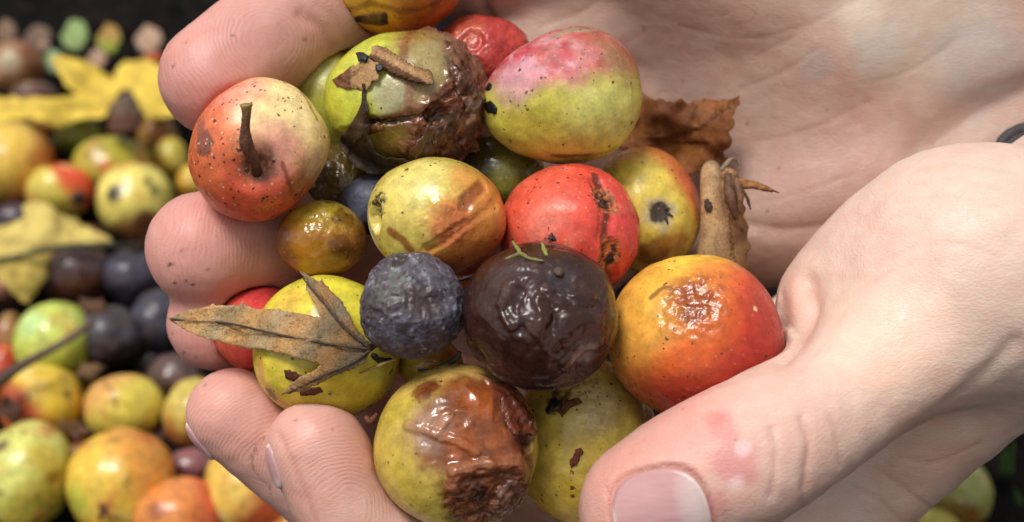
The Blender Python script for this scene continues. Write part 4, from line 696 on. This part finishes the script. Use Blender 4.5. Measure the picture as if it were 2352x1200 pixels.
for k_, (p_, r_, c_) in enumerate([([(1672, 400, -205), (1676, 450, -190), (1690, 505, -200)], [7, 15, 5], (108, 72, 50)), ([(1690, 410, -205), (1698, 450, -200), (1700, 492, -205)], [6, 10, 4], (130, 90, 62)), ([(1655, 392, -215), (1680, 366, -215), (1696, 372, -225), (1700, 392, -230)], [5, 5, 4, 3], (150, 128, 108)), ([(1700, 430, -220), (1716, 455, -225), (1724, 482, -235)], [4, 4, 2], (110, 76, 54))]):
    o = tube('leaf_shred', p_, r_, STEM, [c_]*len(p_), None, 8, 5, .12); tag(o, ['thick brown leaf shred hanging over the rolled leaf', 'shorter brown leaf shred beside the thick one', 'pale fibre curl at the top of the rolled leaf', 'thin brown fibre below the curled leaf tip'][k_], 'leaf shred')
# dirt chips
def chip(poly, fr, label, off=4, m=CHIP, cat='leaf scrap', name='leaf_scrap', c=(84, 48, 30)):
    o = leaf(name, poly, lambda x, y: fr.zat(x, y, off+2*math.sin(x*.4)), m, lambda x, y: c, (), 5, 6, 3, 1.0); tag(o, label, cat); return o
chip([(652, 852), (664, 851), (694, 864), (690, 872), (674, 878), (655, 868)], A13, 'square dark red brown leaf scrap above the lowest maple lobe', 5, LEAF, c=(92, 44, 26))
chip([(688, 902), (710, 894), (735, 890), (740, 902), (715, 908), (690, 910)], A13, 'dark red brown leaf scrap under the lowest maple lobe', 5, LEAF, c=(92, 44, 26))
chip([(1310, 1062), (1322, 1034), (1334, 1030), (1338, 1040), (1324, 1068), (1312, 1076)], A18, 'reddish brown sliver stuck upright on the olive yellow apple', 5, LEAF, c=(124, 66, 46))
chip([(1252, 946), (1262, 922), (1276, 912), (1290, 920), (1288, 938), (1270, 934), (1258, 952)], A18, 'black crumb stuck on the olive yellow apple', 7, BLACK, 'crumb', 'crumb')
chip([(1280, 944), (1300, 920), (1330, 914), (1336, 924), (1310, 936), (1290, 958)], A18, 'torn brown skin crumb beside the black crumb', 8, LEAF, 'crumb', 'crumb', (110, 68, 40))
chip([(816, 122), (834, 120), (846, 128), (838, 140), (822, 138)], A4, 'black seed at the end of the rolled leaf strip', 22, BLACK, 'seed', 'seed')
chip([(862, 148), (876, 146), (880, 156), (872, 166), (862, 162)], A4, 'black seed lying in the crook of the two leaf pieces', 26, BLACK, 'seed', 'seed')
chip([(1112, 238), (1126, 232), (1142, 250), (1140, 262), (1120, 260), (1112, 250)], A5, 'lower black crumb on the pink and green apple', 4, BLACK, 'crumb', 'crumb')
chip([(1106, 196), (1118, 188), (1130, 194), (1124, 208), (1110, 208)], A5, 'upper black crumb on the pink and green apple', 4, BLACK, 'crumb', 'crumb')
chip([(1258, 550), (1264, 546), (1268, 534), (1272, 546), (1280, 552), (1270, 556)], A15, 'black splinter between red scabbed apple and dark brown plum', 20, BLACK, 'splinter', 'splinter')
def strand(pts, rad, col, label, cat, name): o = tube(name, pts, rad, STEM, [col]*len(pts), None, 7, 5, .15); tag(o, label, cat); return o
gz = lambda x, y, d=4: (x, y, A15.zat(x, y, d))
strand([gz(1160, 596), gz(1182, 588), gz(1196, 584), gz(1216, 594), gz(1250, 600)], [3, 4, 5, 4, 2.5], (132, 128, 74), 'yellow green moss thread curving across the top of the dark brown plum', 'moss', 'moss_thread')
strand([gz(1178, 556, 8), gz(1188, 570), gz(1196, 584)], [3.5, 5, 4], (150, 148, 80), 'upright moss thread joining the curved one on the dark brown plum', 'moss', 'moss_thread')
strand([gz(1245, 560, 8), gz(1250, 574), gz(1256, 588)], [4, 6, 3], (146, 146, 74), 'short separate moss tuft near the stem of the dark brown plum', 'moss', 'moss_thread')
strand([(826, 858, A13.zat(826, 858, 12)), (860, 844, 60), (908, 826, 66)], [2.5, 4.5, 3], (170, 140, 70), 'straw coloured needle across the yellow apple below the leaf stalk', 'needle', 'needle')
strand([(960, 850, 20), (990, 852, 30), (1020, 838, 34), (1046, 826, 40), (1056, 808, 46)], [3, 6, 5, 6, 4], (58, 56, 50), 'thin grey forked twig under the two dark plums', 'twig', 'twig')
strand([(850, 812, 20), (878, 830, 24), (900, 826, 16)], [5, 9, 5], (44, 32, 26), 'stubby dark twig in the gap beside the leaf stalk', 'twig', 'twig')
strand([(1046, 645, 40), (1066, 640, 46), (1088, 634, 40)], [3, 6, 3], (36, 26, 22), 'black leaf bit lying between the orange flushed apple and plums', 'twig', 'twig')
strand([(840, 956, 10), (850, 968, 14), (866, 950, 8)], [5, 9, 4], (110, 58, 36), 'red brown leaf crumb between index finger and torn rotten apple', 'leaf scrap', 'leaf_scrap')
# bracelet on the far wrist
cols_ = [(66, 64, 64), (60, 58, 58), (74, 72, 72)]
br = bpy.data.objects.new('bracelet', None); COL.objects.link(br); br.matrix_world = MW(W(2380, 310, -380)); tag(br, 'dark grey corded bracelet on the far wrist, at the edge of the photo', 'bracelet')
for k_ in range(3):
    tube('cord', [(2262+k_*16, 380, -420+k_*6), (2292+k_*16, 336+k_*2, -382+k_*4), (2330+k_*14, 303+k_*11, -372), (2400, 284+k_*15, -376), (2520, 262+k_*16, -372), (2640, 200+k_*16, -390)], [13]*6, STEM, [cols_[k_]]*6, br, 10, 6, .03)

def flap(poly, fr, off, col, lift):
    cx, cy = np.mean(np.array(poly), 0); leaf('skin_flap', poly, lambda x, y: fr.zat(x, y, off+lift(x, y)+4*math.sin(x*.3+y*.2)), WET, lambda x, y: col, (), 6, 6, 3, 2, fr.o, 8)
flap([(1150, 915), (1176, 902), (1206, 930), (1222, 968), (1232, 1000), (1210, 996), (1186, 1004), (1166, 980), (1158, 950)], A17, 8, (112, 58, 42), lambda x, y: .22*max(0, y-940))
flap([(1140, 1130), (1170, 1100), (1205, 1110), (1200, 1150), (1170, 1176), (1150, 1160)], A17, 10, (124, 84, 66), lambda x, y: .2*abs(x-1170))
flap([(1068, 226), (1085, 218), (1108, 224), (1106, 262), (1088, 270), (1072, 256)], A4, 8, (140, 108, 92), lambda x, y: .1*(x-1068))
flap([(985, 268), (1010, 258), (1024, 282), (1030, 320), (1010, 346), (975, 366), (935, 360), (945, 340), (970, 320)], A4, 9, (104, 72, 54), lambda x, y: .12*(1020-x))
flap([(840, 280), (880, 288), (884, 296), (850, 312), (838, 305)], A4, 8, (126, 80, 48), lambda x, y: 3)

for poly_, c_, l_ in (([(1040, 170), (1066, 158), (1090, 176), (1104, 206), (1092, 230), (1070, 214), (1052, 220), (1046, 196)], (104, 62, 44), 10), ([(1000, 300), (1030, 290), (1062, 306), (1056, 340), (1030, 360), (1004, 352), (990, 330)], (92, 62, 46), 10), ([(1058, 290), (1092, 284), (1106, 310), (1092, 346), (1066, 350), (1050, 322)], (124, 78, 56), 8)):
    flap(poly_, A4, l_, c_, lambda x, y: 7*math.sin(x*.09)*math.sin(y*.08))

leaf('skin_flap', [(985, 300), (1010, 262), (1030, 266), (1050, 250), (1072, 262), (1092, 258), (1108, 300), (1096, 322), (1104, 345), (1076, 352), (1060, 374), (1036, 358), (1018, 368), (985, 372), (960, 362), (950, 344), (972, 325)], lambda x, y: A4.zat(x, y, 12+6*math.sin(x*.11)*math.cos(y*.07)), LEAF, lambda x, y: np.array((110, 76, 54))+np.array((26, 18, 12))*math.sin(x*.08+y*.06), [[(1000, 290), (1050, 320), (1090, 345)], [(1060, 260), (1040, 310), (1000, 365)]], 2, 5, 3, 1.2, A4.o, 34)
leaf('skin_flap', [(1020, 92), (1044, 98), (1070, 122), (1096, 158), (1102, 196), (1084, 204), (1066, 186), (1056, 160), (1038, 136), (1030, 112)], lambda x, y: A4.zat(x, y, 8+5*math.sin(x*.12+y*.05)), LEAF, lambda x, y: (120, 78, 54), [[(1026, 98), (1060, 140), (1090, 196)]], 2, 5, 3, 1.0, A4.o, 20)
SOIL = simple_mat('dark_soil', (13, 10, 9), .95, .7, 160, .8); SOIL.node_tree.nodes['Principled BSDF'].inputs['Specular IOR Level'].default_value = .12  # near-black base colour over the whole ground
LITTER = simple_mat('rotted_leaf_litter', (30, 21, 15), .9, .8, 120, .6, (12, 9, 8)); LITTER.node_tree.nodes['Principled BSDF'].inputs['Specular IOR Level'].default_value = .15
# ------------------------------------------------------------------ the ground behind: soil, windfall fruit, leaves
n = 150; g = np.sign(np.linspace(-1, 1, n))*np.abs(np.linspace(-1, 1, n))**2.2*4; X, Y = np.meshgrid(g, g+.35, indexing='ij'); P = np.stack([X.ravel(), Y.ravel(), np.zeros(n*n)], -1)
P[:, 2] = -.006+.004*fbm(P/.035, 4)+.02*fbm(P/.5, 3)*sm(.6, 1.5, np.hypot(P[:, 0], P[:, 1]-.35)); idx = np.arange(n*n).reshape(n, n); Q = np.stack([idx[:-1, :-1], idx[1:, :-1], idx[1:, 1:], idx[:-1, 1:]], -1).reshape(-1, 4)
o = link('ground', mesh_np('ground', P, Q), SOIL); o['kind'] = 'structure'
# leaf litter crumbs on the soil
V = []; F = []
for i in range(2600):
    x, y = rng.uniform(-.42, .42), rng.uniform(.12, .85); s_ = rng.uniform(.002, .007); a_ = rng.uniform(0, 6.3); h_ = rng.uniform(-.003, .003); n_ = len(V)
    for k in range(5):
        r_ = s_*rng.uniform(.5, 1.2); V.append((x+r_*math.cos(a_+k*1.2566), y+r_*math.sin(a_+k*1.2566), h_+rng.normal()*s_*.25))
    V.append((x, y, h_+s_*.25)); F += [(n_+k, n_+(k+1) % 5, n_+5) for k in range(5)]
o = link('leaf_litter', mesh_np('leaf_litter', np.array(V), None, np.array(F), smooth=False), LITTER); o['kind'] = 'stuff'

def windfall(cx, cy, rx, ry, col, col2, v, label, spots=(), lift=0., n=26, rough=.25, plum=False, amt=.9, lo=.0, hi=.6, extra=None):
    hc = .012
    for _ in range(8): z = ground_z(cx, cy, hc+lift); hc = (rx+ry)/2*depth(z)/FPX*.92
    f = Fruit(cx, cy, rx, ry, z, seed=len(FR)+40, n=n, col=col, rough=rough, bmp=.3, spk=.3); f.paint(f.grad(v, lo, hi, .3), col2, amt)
    f.paint(sm(.1, .5, f.nz(rx*.5, 3)), tuple(np.clip(np.array(col)*.86+np.array((30, 8, 0)), 0, 250)), .6)
    if not plum:
        f.paint(sm(.15, .5, f.nz(rx*.9, 21)), (200, 78, 44), .65); f.paint(sm(.2, .5, f.nz(rx*.7, 22)), (232, 206, 130), .6); f.paint(sm(.3, .5, f.nz(rx*.35, 23)), (120, 76, 36), .6); f.push(f.nz(rx*.8, 24, 2), rx*.06)
    if plum: f.paint(sm(0, .5, f.nz(40, 9)), tuple(np.array(col)+np.array((34, 34, 44))), .6, rough=.55); f.push(f.rg(rx*.7), rx*.05)
    for (x, y, r_, c_) in spots: f.paint(f.blob(x, y, r_, .4, .35), c_, .92)
    if extra: extra(f)
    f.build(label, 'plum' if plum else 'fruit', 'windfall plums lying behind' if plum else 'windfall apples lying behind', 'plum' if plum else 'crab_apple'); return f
G0 = len(FR)
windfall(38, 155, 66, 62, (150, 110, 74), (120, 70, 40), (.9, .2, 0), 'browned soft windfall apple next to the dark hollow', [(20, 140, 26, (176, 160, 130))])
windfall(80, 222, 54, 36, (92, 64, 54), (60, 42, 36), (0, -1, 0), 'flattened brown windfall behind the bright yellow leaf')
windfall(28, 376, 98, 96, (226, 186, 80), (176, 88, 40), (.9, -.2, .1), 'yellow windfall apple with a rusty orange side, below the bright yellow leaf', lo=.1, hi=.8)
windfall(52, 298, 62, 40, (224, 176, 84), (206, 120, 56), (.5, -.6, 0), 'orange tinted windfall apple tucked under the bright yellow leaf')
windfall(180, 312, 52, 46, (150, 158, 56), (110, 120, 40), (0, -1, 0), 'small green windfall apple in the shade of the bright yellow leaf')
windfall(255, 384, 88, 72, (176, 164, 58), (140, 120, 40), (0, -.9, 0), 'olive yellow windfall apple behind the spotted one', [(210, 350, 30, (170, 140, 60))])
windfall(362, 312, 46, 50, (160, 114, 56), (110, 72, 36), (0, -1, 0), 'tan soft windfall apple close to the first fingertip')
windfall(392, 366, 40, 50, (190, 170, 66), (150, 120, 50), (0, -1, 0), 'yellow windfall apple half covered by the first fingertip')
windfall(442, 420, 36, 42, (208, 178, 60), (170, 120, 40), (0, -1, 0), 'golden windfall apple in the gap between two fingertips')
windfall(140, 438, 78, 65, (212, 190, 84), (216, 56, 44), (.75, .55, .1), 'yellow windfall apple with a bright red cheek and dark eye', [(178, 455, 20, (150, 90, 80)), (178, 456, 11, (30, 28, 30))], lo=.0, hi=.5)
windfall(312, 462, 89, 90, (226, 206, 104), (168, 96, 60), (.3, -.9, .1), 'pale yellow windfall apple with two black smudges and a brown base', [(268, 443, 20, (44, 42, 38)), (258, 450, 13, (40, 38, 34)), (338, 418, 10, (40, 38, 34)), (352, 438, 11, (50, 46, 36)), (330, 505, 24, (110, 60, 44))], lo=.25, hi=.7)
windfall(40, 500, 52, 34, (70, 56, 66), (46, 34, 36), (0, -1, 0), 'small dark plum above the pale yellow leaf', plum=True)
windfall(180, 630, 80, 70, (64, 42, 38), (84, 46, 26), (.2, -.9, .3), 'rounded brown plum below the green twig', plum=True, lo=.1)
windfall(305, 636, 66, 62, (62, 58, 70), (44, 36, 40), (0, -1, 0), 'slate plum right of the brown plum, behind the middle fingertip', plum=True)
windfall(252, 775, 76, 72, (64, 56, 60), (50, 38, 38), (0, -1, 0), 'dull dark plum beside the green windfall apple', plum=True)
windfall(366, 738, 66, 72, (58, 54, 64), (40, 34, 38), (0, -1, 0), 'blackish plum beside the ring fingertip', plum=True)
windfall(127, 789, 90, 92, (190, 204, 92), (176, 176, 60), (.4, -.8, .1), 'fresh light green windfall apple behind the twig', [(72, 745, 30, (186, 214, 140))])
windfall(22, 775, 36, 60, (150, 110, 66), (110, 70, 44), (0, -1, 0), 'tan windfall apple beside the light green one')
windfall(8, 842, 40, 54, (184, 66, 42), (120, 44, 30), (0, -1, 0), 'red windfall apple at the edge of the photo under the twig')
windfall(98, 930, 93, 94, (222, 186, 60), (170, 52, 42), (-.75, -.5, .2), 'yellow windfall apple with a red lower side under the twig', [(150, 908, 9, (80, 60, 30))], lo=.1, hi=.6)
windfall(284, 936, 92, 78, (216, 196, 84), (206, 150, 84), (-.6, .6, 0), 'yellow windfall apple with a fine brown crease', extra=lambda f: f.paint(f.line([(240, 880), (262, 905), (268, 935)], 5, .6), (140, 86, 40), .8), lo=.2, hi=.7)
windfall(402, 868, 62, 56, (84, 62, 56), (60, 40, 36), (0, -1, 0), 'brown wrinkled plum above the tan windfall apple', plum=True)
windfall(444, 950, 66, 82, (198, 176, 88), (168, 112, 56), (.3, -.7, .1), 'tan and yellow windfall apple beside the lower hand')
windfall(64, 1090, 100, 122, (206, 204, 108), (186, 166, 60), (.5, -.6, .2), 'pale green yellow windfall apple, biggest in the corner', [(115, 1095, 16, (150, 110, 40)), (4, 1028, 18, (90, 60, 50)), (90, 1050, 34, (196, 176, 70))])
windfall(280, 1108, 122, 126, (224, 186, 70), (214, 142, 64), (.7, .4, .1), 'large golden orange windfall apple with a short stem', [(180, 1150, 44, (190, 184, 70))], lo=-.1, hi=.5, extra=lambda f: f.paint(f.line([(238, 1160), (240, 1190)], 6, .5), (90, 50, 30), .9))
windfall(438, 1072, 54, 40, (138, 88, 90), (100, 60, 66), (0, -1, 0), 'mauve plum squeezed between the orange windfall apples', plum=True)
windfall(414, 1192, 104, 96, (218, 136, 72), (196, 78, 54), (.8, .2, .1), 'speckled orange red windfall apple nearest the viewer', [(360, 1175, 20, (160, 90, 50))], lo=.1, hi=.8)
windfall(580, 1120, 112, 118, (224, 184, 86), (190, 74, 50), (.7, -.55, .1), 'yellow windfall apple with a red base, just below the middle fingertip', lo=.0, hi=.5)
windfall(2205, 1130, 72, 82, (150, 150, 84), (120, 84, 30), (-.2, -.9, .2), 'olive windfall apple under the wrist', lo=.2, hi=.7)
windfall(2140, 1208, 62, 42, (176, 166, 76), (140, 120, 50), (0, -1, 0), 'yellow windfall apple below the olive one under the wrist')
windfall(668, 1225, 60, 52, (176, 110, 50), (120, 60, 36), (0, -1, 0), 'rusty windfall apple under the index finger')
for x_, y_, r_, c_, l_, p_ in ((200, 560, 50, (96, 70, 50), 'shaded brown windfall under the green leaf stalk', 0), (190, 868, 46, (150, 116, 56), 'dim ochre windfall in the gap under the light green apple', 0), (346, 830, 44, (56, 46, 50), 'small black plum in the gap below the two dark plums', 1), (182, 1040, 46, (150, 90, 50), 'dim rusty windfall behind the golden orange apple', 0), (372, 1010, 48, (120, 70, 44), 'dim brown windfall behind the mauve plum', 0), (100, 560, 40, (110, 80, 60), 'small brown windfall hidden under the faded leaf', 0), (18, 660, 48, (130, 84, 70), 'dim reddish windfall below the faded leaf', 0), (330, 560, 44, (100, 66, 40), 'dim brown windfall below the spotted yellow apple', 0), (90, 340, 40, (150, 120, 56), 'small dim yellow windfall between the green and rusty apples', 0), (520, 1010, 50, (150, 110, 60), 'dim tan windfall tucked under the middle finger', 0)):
    windfall(x_, y_, r_, r_*.9, c_, tuple(np.array(c_)*.7), (0, -1, 0), l_, plum=bool(p_), lift=-.008, n=18)  # gap fruit: shade put into the dim colours, darker still underneath
def gl(h, bow=0., fx=0., x0=0): return lambda x, y: ground_z(x, y, h+bow*math.sin(x*.03+y*.02+fx)+(0 if y > 0 else 0))
Y1 = [(-60, 236), (0, 222), (60, 226), (110, 226), (160, 222), (180, 216), (150, 195), (132, 165), (112, 130), (140, 128), (190, 138), (228, 156), (262, 186), (268, 160), (290, 138), (330, 134), (375, 150), (420, 190), (430, 260), (380, 270), (340, 275), (318, 240), (300, 205), (270, 214), (250, 244), (240, 268), (190, 274), (140, 290), (110, 282), (60, 268), (-20, 290), (-70, 280)]
o = leaf('maple_leaf', Y1, gl(.026, .003), FRESH, lambda x, y: (240, 208, 84), [[(250, 240), (180, 180), (115, 132)], [(250, 240), (310, 190), (330, 138)], [(250, 240), (120, 250), (-40, 250)]], 5, 13, 6, 3, None, 50); tag(o, 'big bright yellow maple leaf lying on the windfall fruit', 'leaf')
o = leaf('brown_leaf', [(244, 300), (248, 270), (262, 238), (285, 212), (302, 204), (318, 240), (330, 290), (300, 300), (270, 304)], lambda x, y: ground_z(x, y, .030+.004*math.cos((x-285)*.03)), LEAF, lambda x, y: (110, 88, 74) if y < 260 else (90, 52, 28), [[(302, 206), (280, 300)]], 5, 14, 5, 2); tag(o, 'curled dark brown leaf standing in front of the bright yellow leaf', 'leaf')
Y2 = [(-40, 525), (0, 520), (30, 510), (58, 498), (50, 475), (80, 462), (110, 466), (130, 486), (160, 500), (200, 520), (232, 536), (258, 554), (220, 560), (160, 566), (128, 578), (112, 600), (110, 640), (90, 662), (66, 698), (48, 690), (20, 660), (-10, 640), (-50, 600)]
o = leaf('maple_leaf', Y2, gl(.022, .003, 1), FRESH, lambda x, y: (222, 200, 112) if y < 585 else (196, 172, 84), [[(128, 575), (130, 480)], [(128, 575), (240, 552)], [(128, 575), (-20, 545)], [(128, 575), (60, 690)]], 5, 13, 6, 3, None, 50); tag(o, 'faded pale yellow maple leaf with a green stalk among the windfalls', 'leaf')
tube('petiole', [(-60, 606, ground_z(-60, 606, .026)), (40, 590, ground_z(40, 590, .027)), (120, 572, ground_z(120, 572, .027)), (250, 564, ground_z(250, 564, .024)), (330, 572, ground_z(330, 572, .018))], [7, 7, 8, 7, 6], STEM, [(96, 92, 50), (90, 88, 46), (80, 76, 40), (56, 54, 36), (40, 36, 30)], o, 8, 5, .03)
tw = tube('twig', [(-20, 890, ground_z(-20, 890, .030)), (50, 840, ground_z(50, 840, .034)), (120, 802, ground_z(120, 802, .036)), (170, 772, ground_z(170, 772, .038)), (212, 740, ground_z(212, 740, .038))], [16, 12, 9, 9, 8], STEM, [(70, 50, 40), (84, 62, 50), (104, 82, 68), (110, 88, 74), (120, 98, 82)], None, 9, 5, .05); tag(tw, 'grey brown twig lying across the light green windfall apple', 'twig')
# scattered leaf scraps in the dark hollow
for i, (x, y, rx, ry, c, lb) in enumerate([(12, 72, 22, 32, (130, 104, 84), 'grey brown leaf scrap at the edge of the dark hollow'), (88, 84, 30, 30, (120, 98, 84), 'dull brown leaf scrap beside the tall green scrap'), (172, 82, 30, 42, (150, 176, 110), 'tall pale green leaf scrap in the dark hollow'), (250, 90, 26, 40, (176, 140, 70), 'ochre and green leaf scrap in the dark hollow'), (341, 92, 30, 38, (190, 158, 134), 'pale pinkish leaf scrap nearest the first fingertip'), (122, 142, 22, 30, (150, 184, 140), 'mint green leaf scrap touching the bright yellow leaf'), (222, 136, 22, 26, (180, 146, 124), 'beige leaf scrap between the two yellow leaf lobes'), (352, 132, 24, 14, (180, 84, 40), 'rust red leaf scrap behind the bright yellow leaf'), (100, 106, 12, 14, (176, 140, 120), 'tiny pink leaf scrap below the dull brown one')]):
    poly = [(x+rx*1.1*math.cos(a_)*k_, y+ry*1.1*math.sin(a_)*k_) for a_, k_ in zip(np.arange(10)*.628, [1, .78, .85, .72, .9, 1, .75, .85, .8, .92])]
    c2 = np.array(c); o = leaf('leaf_scrap', poly, lambda x_, y_: ground_z(x, y, .012)+.55*(y-y_)*-1, FRESH, lambda x_, y_: c2 if i != 3 or y_ < y else (160, 170, 60), (), 5, 9, 3, 2); tag(o, lb, 'leaf', 'leaf scraps in the dark hollow')
for i, (x, y, a_, r_, c, lb) in enumerate([(215, 705, .4, 42, (96, 62, 40), 'brown leaf scrap between the light green apple and the plums'), (330, 1020, 1.9, 40, (110, 74, 44), 'brown leaf scrap above the mauve plum'), (205, 850, 2.6, 36, (120, 90, 56), 'curled tan leaf scrap below the twig tip'), (395, 530, .9, 40, (90, 60, 44), 'dark leaf scrap between two fingertips'), (20, 940, 1.2, 44, (84, 54, 38), 'brown leaf scrap at the photo edge beside the red sided apple'), (245, 345, 2.2, 34, (120, 82, 46), 'tan leaf scrap in front of the curled dark leaf'), (170, 985, .2, 38, (104, 70, 46), 'brown leaf scrap between the two largest windfall apples')]):
    poly = [(x+r_*math.cos(a_+t_)*k_, y+r_*.7*math.sin(a_+t_)*k_) for t_, k_ in zip(np.arange(9)*.698, [1.2, .6, .9, .5, .8, 1.1, .55, .8, .6])]
    o = leaf('leaf_scrap', poly, lambda x_, y_: ground_z(x, y, .022)+.4*(y_-y), LEAF, lambda x_, y_: c, (), 4, 8, 3, 2, None, 40); tag(o, lb, 'leaf', 'leaf scraps among the windfalls')
# grass under the wrist
for i, (x, y, x2, y2, lb) in enumerate([(2302, 1092, 2312, 1010, 'dark green grass blade under the wrist, nearest the olive apple'), (2318, 1090, 2332, 1000, 'dark green grass blade under the wrist, at the frame edge'), (2345, 1160, 2330, 1120, 'short pale grass blade in the dark soil under the wrist')]):
    za = ground_z(x, y, .004); o = leaf('grass_blade', [(x-8, y), (x+8, y), ((x+x2)/2+7, (y+y2)/2), (x2, y2), ((x+x2)/2-7, (y+y2)/2)], lambda x_, y_, za=za, y0=y: za+(y0-y_)*.7, FRESH, lambda x_, y_: (64, 92, 36), [[(x, y), (x2, y2)]], 4, 9, 3); tag(o, lb, 'grass blade')

def bit(fr, name, x, y, r, L, col, dx=0, dy=0):
    z_ = fr.zat(x, y); tube(name, [(x, y, z_-r), (x+dx*.5, y+dy*.5, z_+L*.5), (x+dx, y+dy, z_+L)], [r, r*.8, r*.9], STEM, [col]*3, fr.o, 9, 3, .1)
W_ = {f.o['label'][:22]: f for f in FR[G0:]}
def w_(k): return next(f for l, f in W_.items() if l.startswith(k))
bit(w_('large golden'), 'stem', 240, 1162, 6, 14, (80, 46, 30), -2, 22); bit(w_('yellow windfall apple with a bright'[:22]), 'calyx', 178, 456, 11, 5, (30, 27, 28))
